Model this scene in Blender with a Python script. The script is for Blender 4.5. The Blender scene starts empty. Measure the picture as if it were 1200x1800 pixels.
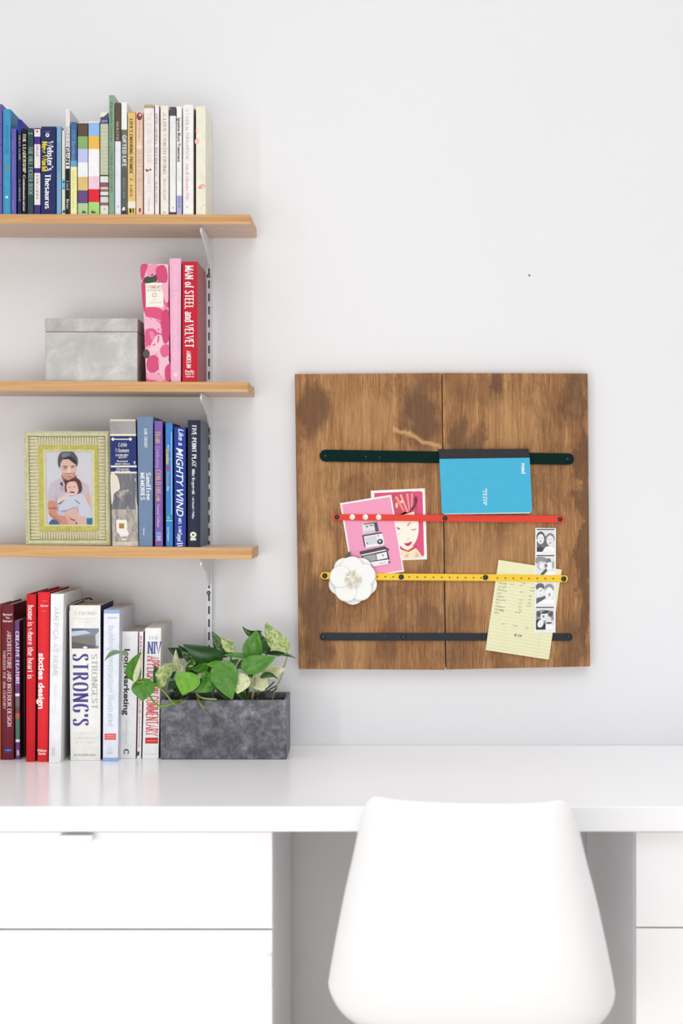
import bpy, bmesh, math, random
from mathutils import Vector, Matrix, Euler
random.seed(7)
S = bpy.context.scene
COL = S.collection

# ------------------------------------------------------------------ camera, light, exposure
ZC, DC, FP = 1.2526, 3.0, 2575.0          # camera height, distance to wall, focal length in px of a 1200x1800 frame
cam = bpy.data.cameras.new('camera')
cam.sensor_fit = 'VERTICAL'; cam.sensor_height = 36.0; cam.sensor_width = 24.0
cam.lens = FP / 1800 * 36.0
cam.shift_x = (600 - 652) / 1800.0
cam.shift_y = -(900 - 870) / 1800.0
cam.dof.use_dof = True; cam.dof.focus_distance = 2.93; cam.dof.aperture_fstop = 3.2
cam.clip_start = 0.05
co = bpy.data.objects.new('camera', cam); COL.objects.link(co)
co.location = (0, -DC, ZC); co.rotation_euler = (math.pi / 2, 0, 0)
S.camera = co
S.view_settings.view_transform = 'Standard'
S.view_settings.look = 'None'
S.view_settings.gamma = 1.0
S.view_settings.exposure = -0.58
S.view_settings.use_curve_mapping = False

w = bpy.data.worlds.new('room_light'); S.world = w; w.use_nodes = True
w.node_tree.nodes['Background'].inputs[0].default_value = (0.985, 0.985, 1.0, 1)
_n = w.node_tree; _tc = _n.nodes.new('ShaderNodeTexCoord'); _sp = _n.nodes.new('ShaderNodeSeparateXYZ')
_mr = _n.nodes.new('ShaderNodeMapRange'); _mr.interpolation_type = 'SMOOTHSTEP'           # pale ceiling: brighter overhead than at eye level
for _i, _v in ((1, 0.1), (2, 0.9), (3, 0.60), (4, 1.6)): _mr.inputs[_i].default_value = _v
_n.links.new(_tc.outputs['Generated'], _sp.inputs[0]); _n.links.new(_sp.outputs[2], _mr.inputs[0])
_n.links.new(_mr.outputs[0], _n.nodes['Background'].inputs[1])

def area(name, loc, target, sx, sy, power, col):
    l = bpy.data.lights.new(name, 'AREA'); l.shape = 'RECTANGLE'; l.size = sx; l.size_y = sy
    l.energy = power; l.color = col
    o = bpy.data.objects.new(name, l); COL.objects.link(o); o.location = loc
    o.rotation_euler = (Vector(target) - Vector(loc)).to_track_quat('-Z', 'Y').to_euler()
    return o
area('window_light', (0.9, -4.7, 1.35), (0.15, 0, 0.95), 3.2, 2.5, 14, (1.0, 0.995, 0.99))
area('low_fill', (-0.7, -3.6, 0.55), (0.3, 0, 0.6), 2.2, 1.0, 42, (1.0, 0.995, 0.99))  # added low fill for cabinets and under the desk, no known window
area('side_window_light', (-3.3, -5.2, 1.35), (-0.1, 0, 1.2), 0.3, 2.4, 44, (1.0, 0.99, 0.975))
area('overhead_fill', (0.35, -2.2, 3.1), (0.35, -0.5, 0.74), 1.6, 1.6, 22, (1.0, 0.995, 0.985))  # lamp added overhead to brighten the worktop, no known fitting

# ------------------------------------------------------------------ helpers
def P(px, py, d):
    k = (DC - d) / FP
    return Vector(((px - 652) * k, -d, ZC - (py - 870) * k))

def lin(c):
    return tuple((v / 255 / 12.92) if v / 255 <= 0.04045 else ((v / 255 + 0.055) / 1.055) ** 2.4 for v in c)

_m = {}
def mat(rgb, rough=0.5, metal=0.0, var=0.05, spec=0.35, scale=60.0):
    key = (tuple(rgb), rough, metal, var, spec)
    if key in _m: return _m[key]
    m = bpy.data.materials.new('paint_%d_%d_%d' % tuple(int(v) for v in rgb)); m.use_nodes = True
    nt = m.node_tree; b = nt.nodes['Principled BSDF']
    c = lin(rgb)
    if var > 0:
        tc = nt.nodes.new('ShaderNodeTexCoord'); n = nt.nodes.new('ShaderNodeTexNoise')
        n.inputs['Scale'].default_value = scale; n.inputs['Detail'].default_value = 4
        r = nt.nodes.new('ShaderNodeValToRGB')
        r.color_ramp.elements[0].position = 0.3; r.color_ramp.elements[1].position = 0.7
        r.color_ramp.elements[0].color = tuple(max(0, v * (1 - var)) for v in c) + (1,)
        r.color_ramp.elements[1].color = tuple(min(1, v * (1 + var)) for v in c) + (1,)
        nt.links.new(tc.outputs['Object'], n.inputs['Vector']); nt.links.new(n.outputs['Fac'], r.inputs['Fac'])
        nt.links.new(r.outputs['Color'], b.inputs['Base Color'])
    else:
        b.inputs['Base Color'].default_value = c + (1,)
    b.inputs['Roughness'].default_value = rough; b.inputs['Metallic'].default_value = metal
    b.inputs['Specular IOR Level'].default_value = spec
    _m[key] = m
    return m

class Nodes:
    """tiny node-graph helper for the procedural materials"""
    def __init__(s, name, rough=0.5, spec=0.35, metal=0.0):
        s.m = bpy.data.materials.new(name); s.m.use_nodes = True; s.nt = s.m.node_tree
        s.b = s.nt.nodes['Principled BSDF']
        s.b.inputs['Roughness'].default_value = rough; s.b.inputs['Specular IOR Level'].default_value = spec
        s.b.inputs['Metallic'].default_value = metal
        s.tc = s.nt.nodes.new('ShaderNodeTexCoord')
    def map(s, sc=(1, 1, 1), loc=(0, 0, 0), rot=(0, 0, 0)):
        n = s.nt.nodes.new('ShaderNodeMapping')
        n.inputs['Scale'].default_value = sc; n.inputs['Location'].default_value = loc; n.inputs['Rotation'].default_value = rot
        s.nt.links.new(s.tc.outputs['Object'], n.inputs['Vector']); return n.outputs[0]
    def noise(s, vec, scale=5, detail=5, rough=0.55, dist=0.0):
        n = s.nt.nodes.new('ShaderNodeTexNoise'); s.nt.links.new(vec, n.inputs['Vector'])
        n.inputs['Scale'].default_value = scale; n.inputs['Detail'].default_value = detail
        n.inputs['Roughness'].default_value = rough; n.inputs['Distortion'].default_value = dist
        return n.outputs['Fac']
    def voro(s, vec, scale=5, out='Distance', feat='F1'):
        n = s.nt.nodes.new('ShaderNodeTexVoronoi'); s.nt.links.new(vec, n.inputs['Vector'])
        n.feature = feat; n.inputs['Scale'].default_value = scale; return n.outputs[out]
    def ramp(s, fac, stops):
        n = s.nt.nodes.new('ShaderNodeValToRGB'); cr = n.color_ramp
        while len(cr.elements) < len(stops): cr.elements.new(0.5)
        for e, (p, c) in zip(cr.elements, stops):
            e.position = p; e.color = (lin(c) if not isinstance(c, float) else (c, c, c)) + (1,)
        s.nt.links.new(fac, n.inputs['Fac']); return n.outputs['Color']
    def mix(s, fac, a, b, mode='MIX'):
        n = s.nt.nodes.new('ShaderNodeMixRGB'); n.blend_type = mode
        for i, v in ((0, fac), (1, a), (2, b)):
            if isinstance(v, float): n.inputs[i].default_value = v if i == 0 else (v, v, v, 1)
            elif isinstance(v, tuple): n.inputs[i].default_value = lin(v) + (1,)
            else: s.nt.links.new(v, n.inputs[i])
        return n.outputs[0]
    def math(s, op, a, b=0.0, c=0.0):
        n = s.nt.nodes.new('ShaderNodeMath'); n.operation = op
        for i, v in enumerate((a, b, c)):
            if isinstance(v, (int, float)): n.inputs[i].default_value = v
            else: s.nt.links.new(v, n.inputs[i])
        return n.outputs[0]
    def sep(s, vec=None):
        n = s.nt.nodes.new('ShaderNodeSeparateXYZ'); s.nt.links.new(vec or s.tc.outputs['Object'], n.inputs[0]); return n.outputs
    def color(s, c): s.nt.links.new(c, s.b.inputs['Base Color']); return s
    def bump(s, h, strength=0.3, dist=0.001):
        n = s.nt.nodes.new('ShaderNodeBump'); n.inputs['Strength'].default_value = strength; n.inputs['Distance'].default_value = dist
        s.nt.links.new(h, n.inputs['Height']); s.nt.links.new(n.outputs[0], s.b.inputs['Normal']); return s
    def roughness(s, r): s.nt.links.new(r, s.b.inputs['Roughness']); return s

def tag(o, label=None, cat=None, group=None, kind=None):
    if label: o['label'] = label
    if cat: o['category'] = cat
    if group: o['group'] = group
    if kind: o['kind'] = kind
    return o

def thing(name, loc, label, cat, group=None):
    o = bpy.data.objects.new(name, None); COL.objects.link(o)
    o.empty_display_size = 0.02; o.location = loc; o['origin'] = [float(v) for v in loc]
    return tag(o, label, cat, group)

def org(o):
    """world place of a thing or part (none of them is turned or scaled)"""
    v = Vector((0, 0, 0))
    while o is not None:
        v += o.location; o = o.parent
    return v

def obj(name, bm, mats, parent=None, smooth=False, loc=None, bevel=0.0, recalc=True):
    """link a bmesh given in world coordinates as ONE mesh object"""
    if not isinstance(mats, (list, tuple)): mats = [mats]
    me = bpy.data.meshes.new(name)
    base = Vector((0, 0, 0))
    if parent is not None: base = org(parent)
    local = Vector(loc) - base if loc is not None else Vector((0, 0, 0))
    if recalc: bmesh.ops.recalc_face_normals(bm, faces=bm.faces[:])
    bmesh.ops.translate(bm, verts=bm.verts[:], vec=-(base + local))
    bm.to_mesh(me); bm.free()
    for m in mats: me.materials.append(m)
    if smooth:
        for p in me.polygons: p.use_smooth = True
    o = bpy.data.objects.new(name, me); COL.objects.link(o)
    o.location = local
    if parent is not None: o.parent = parent
    if bevel:
        md = o.modifiers.new('bevel', 'BEVEL'); md.width = bevel; md.segments = 2; md.limit_method = 'ANGLE'
    return o

def box(bm, x0, x1, y0, y1, z0, z1, mi=0):
    v = [bm.verts.new(c) for c in ((x0, y0, z0), (x1, y0, z0), (x1, y1, z0), (x0, y1, z0), (x0, y0, z1), (x1, y0, z1), (x1, y1, z1), (x0, y1, z1))]
    for f in ((3, 2, 1, 0), (4, 5, 6, 7), (0, 1, 5, 4), (1, 2, 6, 5), (2, 3, 7, 6), (3, 0, 4, 7)):
        fc = bm.faces.new([v[i] for i in f]); fc.material_index = mi
    return v

def prism(bm, pts, back, mi=0, side_mi=None):
    """front polygon (world points) pushed back by vector `back`"""
    a = [bm.verts.new(p) for p in pts]; b = [bm.verts.new(Vector(p) + Vector(back)) for p in pts]
    n = len(a)
    f = bm.faces.new(a); f.material_index = mi
    f = bm.faces.new(b[::-1]); f.material_index = mi if side_mi is None else side_mi
    for i in range(n):
        f = bm.faces.new((a[i], b[i], b[(i + 1) % n], a[(i + 1) % n])); f.material_index = mi if side_mi is None else side_mi

def smooth_pts(pts, n=6, closed=True):
    pts = [Vector(p) for p in pts]; out = []; N = len(pts)
    for i in range(N if closed else N - 1):
        if closed: p0, p1, p2, p3 = pts[i - 1], pts[i], pts[(i + 1) % N], pts[(i + 2) % N]
        else: p0, p1, p2, p3 = pts[max(i - 1, 0)], pts[i], pts[i + 1], pts[min(i + 2, N - 1)]
        for k in range(n):
            t = k / n
            out.append(0.5 * ((2 * p1) + (p2 - p0) * t + (2 * p0 - 5 * p1 + 4 * p2 - p3) * t * t + (3 * p1 - p0 - 3 * p2 + p3) * t ** 3))
    if not closed: out.append(pts[-1])
    return out

def ell(cx, cy, rx, ry=None, n=20, rot=0.0):
    ry = rx if ry is None else ry
    c, s = math.cos(rot), math.sin(rot)
    return [(cx + rx * math.cos(2 * math.pi * i / n) * c - ry * math.sin(2 * math.pi * i / n) * s,
             cy + rx * math.cos(2 * math.pi * i / n) * s + ry * math.sin(2 * math.pi * i / n) * c) for i in range(n)]

def tube(bm, pts, radii, seg=8, mi=0):
    pts = [Vector(p) for p in pts]; rings = []
    for i, p in enumerate(pts):
        t = (pts[min(i + 1, len(pts) - 1)] - pts[max(i - 1, 0)]).normalized()
        a = t.cross(Vector((0.13, 0.97, 0.2))).normalized(); b = t.cross(a)
        r = radii[i] if isinstance(radii, (list, tuple)) else radii
        rings.append([bm.verts.new(p + (a * math.cos(2 * math.pi * k / seg) + b * math.sin(2 * math.pi * k / seg)) * r) for k in range(seg)])
    for r0, r1 in zip(rings, rings[1:]):
        for k in range(seg):
            f = bm.faces.new((r0[k], r0[(k + 1) % seg], r1[(k + 1) % seg], r1[k])); f.material_index = mi; f.smooth = True
    bm.faces.new(rings[0][::-1]).material_index = mi; bm.faces.new(rings[-1]).material_index = mi

def dome(bm, c, r, h, seg=14, rings=4, mi=0):
    """tack head facing the room (towards -y)"""
    c = Vector(c); prev = None
    for j in range(rings + 1):
        a = math.pi / 2 * j / rings
        if j == rings:
            top = bm.verts.new(c + Vector((0, -h, 0)))
            for k in range(seg): bm.faces.new((prev[k], prev[(k + 1) % seg], top)).material_index = mi
        else:
            ring = [bm.verts.new(c + Vector((r * math.cos(a) * math.cos(2 * math.pi * k / seg), -h * math.sin(a), r * math.cos(a) * math.sin(2 * math.pi * k / seg)))) for k in range(seg)]
            if prev:
                for k in range(seg): bm.faces.new((prev[k], prev[(k + 1) % seg], ring[(k + 1) % seg], ring[k])).material_index = mi
            else: bm.faces.new(ring).material_index = mi
            prev = ring

def wrap(bm, cuts):
    """slice flat print into upright strips so that it can follow a rounded spine"""
    if not cuts or not bm.verts: return
    xs = [v.co.x for v in bm.verts]; a, b = min(xs), max(xs)
    for k in range(1, cuts):
        bmesh.ops.bisect_plane(bm, geom=bm.verts[:] + bm.edges[:] + bm.faces[:], plane_co=(a + (b - a) * k / cuts, 0, 0), plane_no=(1, 0, 0))
def art(name, layers, parent, fn, step=0.00008, rough=0.5, cuts=0):
    """a printed picture: flat shapes in printing order, one mesh; fn(u,v,lift) gives the world point"""
    bm = bmesh.new(); mats = []
    for k, (rgb, pts, sm) in enumerate(layers):
        m = mat(rgb, rough, 0, 0, 0.25)
        if m not in mats: mats.append(m)
        q = [Vector((p[0], p[1], 0)) for p in pts]
        if sm: q = smooth_pts(q, 5)
        vs = [bm.verts.new((p[0], p[1], step * (k + 1))) for p in q]
        f = bm.faces.new(vs); f.material_index = mats.index(m)
    bmesh.ops.triangulate(bm, faces=[f for f in bm.faces if len(f.verts) > 4])
    wrap(bm, cuts)
    for q in bm.verts: q.co = fn(q.co.x, q.co.y, q.co.z)
    return obj(name, bm, mats, parent, recalc=False)

# ------------------------------------------------------------------ lettering
GL = {
'A': (7, "0,0 3.5,10 7,0|1.3,3.5 5.7,3.5"), 'B': (6.6, "1,0 1,10|~1,10 3.8,9.9 5.5,7.7 3.8,5.4 1,5.3|~1,5.3 4,5.2 6,2.7 4,.1 1,0"),
'C': (7, "~6.3,8 5.4,9.6 3.6,10 1.6,8.8 .8,5 1.6,1.2 3.6,0 5.4,.4 6.4,2"), 'D': (7.2, "1,0 1,10|~1,10 4,9.8 6,8 6.5,5 6,2 4,.2 1,0"),
'E': (6, "1,0 1,10|1,10 5.4,10|1,5.2 4.6,5.2|1,0 5.7,0"), 'F': (5.8, "1,0 1,10|1,10 5.4,10|1,5.2 4.6,5.2"),
'G': (7.2, "~6.3,8 5.4,9.6 3.6,10 1.6,8.8 .8,5 1.6,1.2 3.6,0 5.4,.5 6.3,1.4|6.3,4.4 6.3,1|4.2,4.4 6.8,4.4"), 'H': (7.5, "1,0 1,10|6.5,0 6.5,10|1,5 6.5,5"),
'I': (2.4, "1.2,0 1.2,10"), 'J': (4.6, "~3.6,10 3.6,2 2.6,0 1.2,0 .5,1.5"), 'K': (7, "1,0 1,10|1,4 6,10|2.6,5.7 6.5,0"), 'L': (5.8, "1,0 1,10|1,0 5.5,0"),
'M': (9, "1,0 1,10|1,10 4.5,1|4.5,1 8,10|8,10 8,0"), 'N': (7.6, "1,0 1,10|1,10 6.6,0|6.6,0 6.6,10"),
'O': (7.8, "~3.9,10 1.6,8.9 .8,5 1.6,1.1 3.9,0 6.2,1.1 7,5 6.2,8.9 3.9,10"), 'P': (6.4, "1,0 1,10|~1,10 4,9.9 5.8,7.5 4,5.1 1,5"),
'Q': (7.8, "~3.9,10 1.6,8.9 .8,5 1.6,1.1 3.9,0 6.2,1.1 7,5 6.2,8.9 3.9,10|4.4,2 7,-1.2"), 'R': (6.9, "1,0 1,10|~1,10 4,9.9 5.6,7.6 4,5.1 1,5|3.2,5 6.3,0"),
'S': (6, "~5.2,8.2 4.4,9.6 3,10 1.3,9.3 .9,7.6 1.8,6.2 4.2,4.4 5.2,2.6 4.6,.7 3,0 1.4,.4 .7,2"), 'T': (6.6, "3.3,0 3.3,10|.3,10 6.3,10"),
'U': (7.2, "~1,10 1,3 2,.5 3.6,0 5.4,.5 6.2,3 6.2,10"), 'V': (6.6, "0,10 3.3,0 6.6,10"), 'W': (9.8, "0,10 2.5,0 4.9,9 7.3,0 9.8,10"),
'X': (6.6, "0,0 6.4,10|0,10 6.4,0"), 'Y': (6.4, "0,10 3.2,5 6.4,10|3.2,5 3.2,0"), 'Z': (6.6, "1,10 6,10 .7,0 6,0"),
'a': (5.3, "~.9,5.6 2.6,6.6 4.2,5.6 4.3,3 4.3,0|~4.3,3.8 2,3.6 .8,1.8 2,0 4.3,1.4"), 'b': (5.8, "1,0 1,10|~1,5.4 3,6.6 4.9,5.4 5.2,3.3 4.9,1 3,0 1,1"),
'c': (5.1, "~4.5,5.4 3.2,6.6 1.4,5.6 .8,3.3 1.4,1 3,0 4.6,1.2"), 'd': (6, "5,0 5,10|~5,5.4 3.2,6.6 1.2,5.4 .8,3.3 1.2,1 3.2,0 5,1"),
'e': (5.4, "~.9,3.5 4.8,3.6 4.5,5.4 3,6.6 1.4,5.6 .8,3.3 1.4,1 3,0 4.7,1.2"), 'f': (3.6, "~3.8,9.4 2.8,10 1.8,9 1.7,7 1.7,0|.4,6.4 3.4,6.4"),
'g': (5.8, "~4.8,6.3 4.8,0 4,-2.4 2.4,-3 .9,-2|~4.8,5.2 3,6.6 1.2,5.4 .8,3.5 1.2,1.5 3,.5 4.8,1.6"), 'h': (5.9, "1,0 1,10|~1,4.8 3,6.6 4.8,5.4 4.9,3 4.9,0"),
'i': (2.2, "1.1,0 1.1,6.4|1.1,8.4 1.1,9.6"), 'j': (2.6, "~1.4,6.4 1.4,-2 .2,-3"), 'k': (5.2, "1,0 1,10|1,2.6 4.5,6.4|2.2,4 5,0"), 'l': (2.2, "1.1,0 1.1,10"),
'm': (8.6, "1,0 1,6.4|~1,4.8 2.8,6.6 4.2,5.2 4.3,0|~4.3,4.8 6,6.6 7.5,5.2 7.6,0"), 'n': (5.9, "1,0 1,6.4|~1,4.8 3,6.6 4.8,5.4 4.9,3 4.9,0"),
'o': (6, "~3,6.6 1.4,5.7 .8,3.3 1.4,.9 3,0 4.6,.9 5.2,3.3 4.6,5.7 3,6.6"), 'p': (5.8, "1,-3 1,6.4|~1,5.4 3,6.6 4.9,5.4 5.2,3.3 4.9,1 3,0 1,1"),
'q': (6, "5,-3 5,6.4|~5,5.4 3.2,6.6 1.2,5.4 .8,3.3 1.2,1 3.2,0 5,1"), 'r': (4.1, "1,0 1,6.4|~1,4.5 2.2,6.2 3.8,6.2"),
's': (4.6, "~3.8,5.6 2.2,6.6 .9,5.4 1.4,4 3.4,2.8 3.9,1.4 2.4,0 .6,1"), 't': (3.8, "~1.6,8.6 1.6,2 2.2,.2 3.6,.4|.4,6.4 3.4,6.4"),
'u': (5.9, "~1,6.4 1,1.6 2.4,0 4,.4 4.9,2|4.9,0 4.9,6.4"), 'v': (5, "0,6.4 2.5,0 5,6.4"), 'w': (7.6, "0,6.4 2,0 3.8,5.8 5.6,0 7.6,6.4"),
'x': (5, "0,0 4.8,6.4|0,6.4 4.8,0"), 'y': (5, "0,6.4 2.6,0|5,6.4 2.6,0 1.4,-3"), 'z': (4.8, "0.6,6.4 4.2,6.4 .5,0 4.4,0"),
"'": (1.8, ".9,10 .9,7.4"), '.': (2, ".8,.2 .8,1.2"), '-': (3.6, ".5,4 3,4"), ' ': (3.2, ""), '$': (6, "~5.2,8.2 3,9.4 .9,7.6 1.8,6 4.2,4.4 5.2,2.6 3,.6 .7,2|3,-1 3,11"),
'1': (4, ".6,8 2.2,10 2.2,0"), '3': (5.6, "~.8,8.6 2.6,10 4.6,8 2.6,5.4 5,2.8 2.6,0 .6,1.4"), '8': (5.6, "~2.8,5.3 1,7.6 2.8,10 4.6,7.6 2.8,5.3 .8,2.6 2.8,0 5,2.6 2.8,5.3"), '5': (5.4, "4.6,10 1.2,10 1,5.6|~1,5.6 3,6.2 5,3.4 3,0 .6,1"),
'&': (7, "~6,0 2,6.5 2.2,9.4 4,9.4 4,7 1,3 2,0 4,0 6,4"),
}
def stroke_text(s, font):
    """letters as filled pen strokes; returns list of polygons in letter units (cap height 10)"""
    tx, ty, srf = {'serif': (0.85, 0.32, True), 'bold': (1.15, 0.45, True), 'thin': (0.42, 0.42, False), 'didone': (1.25, 0.22, True), 'black': (0.95, 0.8, False), 'script': (0.7, 0.35, False)}[font]
    polys = []; x = 0.0
    for ch in s:
        wd, d = GL.get(ch, GL[' '])
        for st in [q for q in d.split('|') if q]:
            sm = st[0] == '~'
            pts = [tuple(float(v) for v in p.split(',')) for p in st.lstrip('~').split()]
            q = [Vector((p[0], p[1], 0)) for p in pts]
            if sm: q = smooth_pts(q, 4, closed=False)
            if font == 'script': q = [Vector((p.x + p.y * 0.28, p.y, 0)) for p in q]
            L, R = [], []
            for i in range(len(q)):
                t = q[min(i + 1, len(q) - 1)] - q[max(i - 1, 0)]
                if not sm and 0 < i < len(q) - 1: t = (q[i + 1] - q[i]).normalized() + (q[i] - q[i - 1]).normalized()
                if t.length < 1e-6: t = q[i] - q[i - 1]
                t.normalize(); n = Vector((-t.y, t.x, 0))
                h = math.sqrt((tx * n.x) ** 2 + (ty * n.y) ** 2)
                if not sm and 0 < i < len(q) - 1: h *= 1.25
                L.append(q[i] + n * h); R.append(q[i] - n * h)
            for i in range(len(q) - 1):
                polys.append([(x + v.x, v.y) for v in (L[i], L[i + 1], R[i + 1], R[i])])
            if srf:
                for a, b in ((q[0], q[1]), (q[-1], q[-2])):
                    if abs(a.y - b.y) > abs(a.x - b.x) * 0.8 and min(abs(a.y - v) for v in (0, 10, 6.4, -3)) < 0.05:
                        up = a.y > b.y; lo = abs(a.y - 6.4) < 0.1
                        e = 2 * ty
                        y0, y1 = (a.y - e, a.y) if up else (a.y, a.y + e)
                        hw = tx + (0.3 if font == 'didone' else 0.5 if font == 'bold' else 0.75)
                        polys.append([(x + a.x - hw, y0), (x + a.x + (tx if (lo and up) else hw), y0), (x + a.x + (tx if (lo and up) else hw), y1), (x + a.x - hw, y1)])
        x += wd + {'black': 1.3, 'didone': 2.4, 'bold': 1.3}.get(font, 0.9)
    return polys, x - 0.9

def sans_text(s, weight=0.0, shear=0.0):
    cu = bpy.data.curves.new('t', 'FONT'); cu.body = s; cu.size = 1.0; cu.offset = weight; cu.shear = shear; cu.resolution_u = 3
    o = bpy.data.objects.new('t', cu); COL.objects.link(o)
    dg = bpy.context.evaluated_depsgraph_get(); dg.update()
    me = bpy.data.meshes.new_from_object(o.evaluated_get(dg))
    polys = [[(me.vertices[i].co.x, me.vertices[i].co.y) for i in p.vertices] for p in me.polygons]
    bpy.data.objects.remove(o); bpy.data.curves.remove(cu); bpy.data.meshes.remove(me)
    k = 10 / 0.73
    polys = [[(a * k, b * k) for a, b in p] for p in polys]
    return polys, max((a for p in polys for a, b in p), default=1)

def letters(s, font):
    if font == 'sans': return sans_text(s)
    if font == 'heavy': return sans_text(s, 0.03)
    if font == 'italic': return sans_text(s, 0.012, 0.3)
    return stroke_text(s, font)

def text_on(name, s, parent, fn, box_, rgb, font='serif', vert=True, rough=0.5, metal=0.0, cuts=0):
    """box_: vertical -> (cx, y0, y1, h)   horizontal -> (x0, x1, yc, h)  in photo px; fn(px,py) gives the world point"""
    polys, W = letters(s, font)
    bm = bmesh.new()
    for p in polys:
        vs = []
        for a, b in p:
            if vert: cx, y0, y1, h = box_; u = cx + (b / 10 - 0.5) * h; v = y0 + a / W * (y1 - y0)
            else: x0, x1, yc, h = box_; u = x0 + a / W * (x1 - x0); v = yc - (b / 10 - 0.5) * h
            vs.append(bm.verts.new((u, v, 0)))
        try: bm.faces.new(vs)
        except ValueError: pass
    wrap(bm, cuts)
    for q in bm.verts: q.co = fn(q.co.x, q.co.y)
    for f in bm.faces:
        f.normal_update()
        if f.normal.y > 0: f.normal_flip()

    return obj(name, bm, mat(rgb, rough, metal, 0, 0.3), parent, recalc=False)

# ------------------------------------------------------------------ materials with a pattern of their own
def wall_paint():
    n = Nodes('wall_paint', 0.75, 0.2)
    a = n.noise(n.map(), 2.2, 3); b = n.noise(n.map(), 240, 3)
    n.color(n.ramp(a, [(0.3, (235, 235, 237)), (0.7, (237, 237, 238))])).bump(b, 0.06, 0.0006); return n.m
def white_lacquer(rgb=(247, 247, 248), rough=0.32):
    n = Nodes('white_lacquer', rough, 0.4)
    n.color(n.ramp(n.noise(n.map(), 9, 3), [(0.3, tuple(v - 1 for v in rgb)), (0.7, rgb)])).bump(n.noise(n.map(), 90, 3), 0.03, 0.0005); return n.m
def shelf_wood(face=False):
    n = Nodes('shade_greyed_pine' if face else 'oiled_pine', 0.5, 0.3)
    g = n.noise(n.map((3, 60, 170)), 1.0, 6, 0.6, 0.6); f = n.noise(n.map((14, 300, 600)), 1.0, 4)
    c = n.ramp(g, [(0.28, (182, 132, 84)), (0.5, (213, 167, 113)), (0.75, (228, 188, 136))])
    c = n.mix(n.math('MULTIPLY', f, 0.35), c, (186, 134, 88))
    if face: c = n.mix(0.72, c, (206, 190, 182))  # top and underside greyed in the colour to imitate their shade
    n.color(c).bump(f, 0.15, 0.0006); return n.m
def board_wood(off, blots, pale, crease=None):
    """dark stained pine: upright grain, uneven walnut stain, worn pale patches; blots in board coordinates"""
    n = Nodes('stained_pine', 0.62, 0.25)
    v = n.map((48, 48, 2.6), off)
    g = n.noise(v, 1.0, 8, 0.66, 1.2)
    mid = n.noise(n.map((190, 190, 7), off), 1.0, 6, 0.7, 0.6)
    fine = n.noise(n.map((620, 620, 26), off), 1.0, 5, 0.75)
    pores = n.noise(n.map((420, 420, 110), off), 1.0, 6, 0.75)
    big = n.noise(n.map((12, 12, 7), off), 1.0, 6, 0.7, 1.0)
    c = n.ramp(g, [(0.25, (134, 90, 56)), (0.42, (162, 116, 74)), (0.55, (186, 138, 90)), (0.7, (204, 158, 107)), (0.85, (220, 178, 128))])
    c = n.mix(n.ramp(mid, [(0.34, 0.62), (0.5, 0.0)]), c, (124, 82, 48))
    c = n.mix(n.ramp(mid, [(0.58, 0.0), (0.72, 0.4)]), c, (214, 174, 126))
    c = n.mix(n.ramp(fine, [(0.36, 0.75), (0.55, 0.0)]), c, (112, 72, 42))
    c = n.mix(n.ramp(big, [(0.5, 0.0), (0.66, 0.5)]), c, (112, 74, 50))
    speck = n.ramp(pores, [(0.6, 0.0), (0.68, 0.8)])
    c = n.mix(n.math('MULTIPLY', speck, n.ramp(n.noise(n.map((9, 9, 5), (3, off[1], 1)), 1.0, 4), [(0.46, 0.15), (0.6, 1.0)])), c, (220, 184, 136))
    c = n.mix(n.ramp(pores, [(0.3, 0.7), (0.38, 0.0)]), c, (84, 52, 34))
    o = n.sep()
    wob = n.noise(n.map((20, 20, 13), off), 1.0, 6, 0.65)
    wobx = n.math('MULTIPLY', n.math('SUBTRACT', wob, 0.5), 0.11)
    for lst, rgb in ((blots, (98, 68, 50)), (pale, (198, 152, 102))):
        for (bx, bz, rx, rz, amt) in lst:
            dx = n.math('DIVIDE', n.math('SUBTRACT', n.math('ADD', o[0], wobx), bx), rx)
            dz = n.math('DIVIDE', n.math('SUBTRACT', n.math('ADD', o[2], wobx), bz), rz)
            d = n.math('ADD', n.math('POWER', n.math('ABSOLUTE', dx), 2.0), n.math('POWER', n.math('ABSOLUTE', dz), 2.0))
            k = n.ramp(d, [(0.35, amt), (1.25, 0.0)])
            c = n.mix(n.math('MULTIPLY', k, n.math('ADD', n.math('MULTIPLY', g, 0.7), 0.55)), c, rgb)
    if crease:
        x0, z0, x1, z1 = crease
        sl = (z1 - z0) / (x1 - x0)
        line = n.math('ADD', n.math('MULTIPLY', n.math('SUBTRACT', o[0], x0), sl), z0)
        dist = n.math('ABSOLUTE', n.math('SUBTRACT', n.math('ADD', o[2], n.math('MULTIPLY', wobx, 0.25)), line))
        k = n.ramp(n.math('DIVIDE', dist, 0.006), [(0.25, 0.75), (1.0, 0.0)])
        inx = n.math('MULTIPLY', n.math('GREATER_THAN', o[0], x0), n.math('LESS_THAN', o[0], x1))
        c = n.mix(n.math('MULTIPLY', k, inx), c, (206, 164, 106))
    n.color(c).bump(fine, 0.25, 0.0008); return n.m
def galvanised(a, b, cdark, rough=0.5, sc=1.0):
    n = Nodes('weathered_metal', rough, 0.35, 0.15)
    p = n.noise(n.map((1, 1, 1)), 26 * sc, 8, 0.65, 0.6); q = n.noise(n.map((1, 1, 1), (4, 2, 7)), 150 * sc, 5, 0.7); r = n.noise(n.map((1, 1, 1), (9, 1, 3)), 9 * sc, 4)
    c = n.ramp(p, [(0.3, b), (0.5, a), (0.68, tuple(min(255, int(v * 1.12)) for v in a))])
    c = n.mix(n.ramp(q, [(0.6, 0.0), (0.74, 0.6)]), c, cdark)
    c = n.mix(n.ramp(r, [(0.5, 0.0), (0.75, 0.45)]), c, b)
    n.color(c).bump(p, 0.2, 0.0008); return n.m
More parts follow.
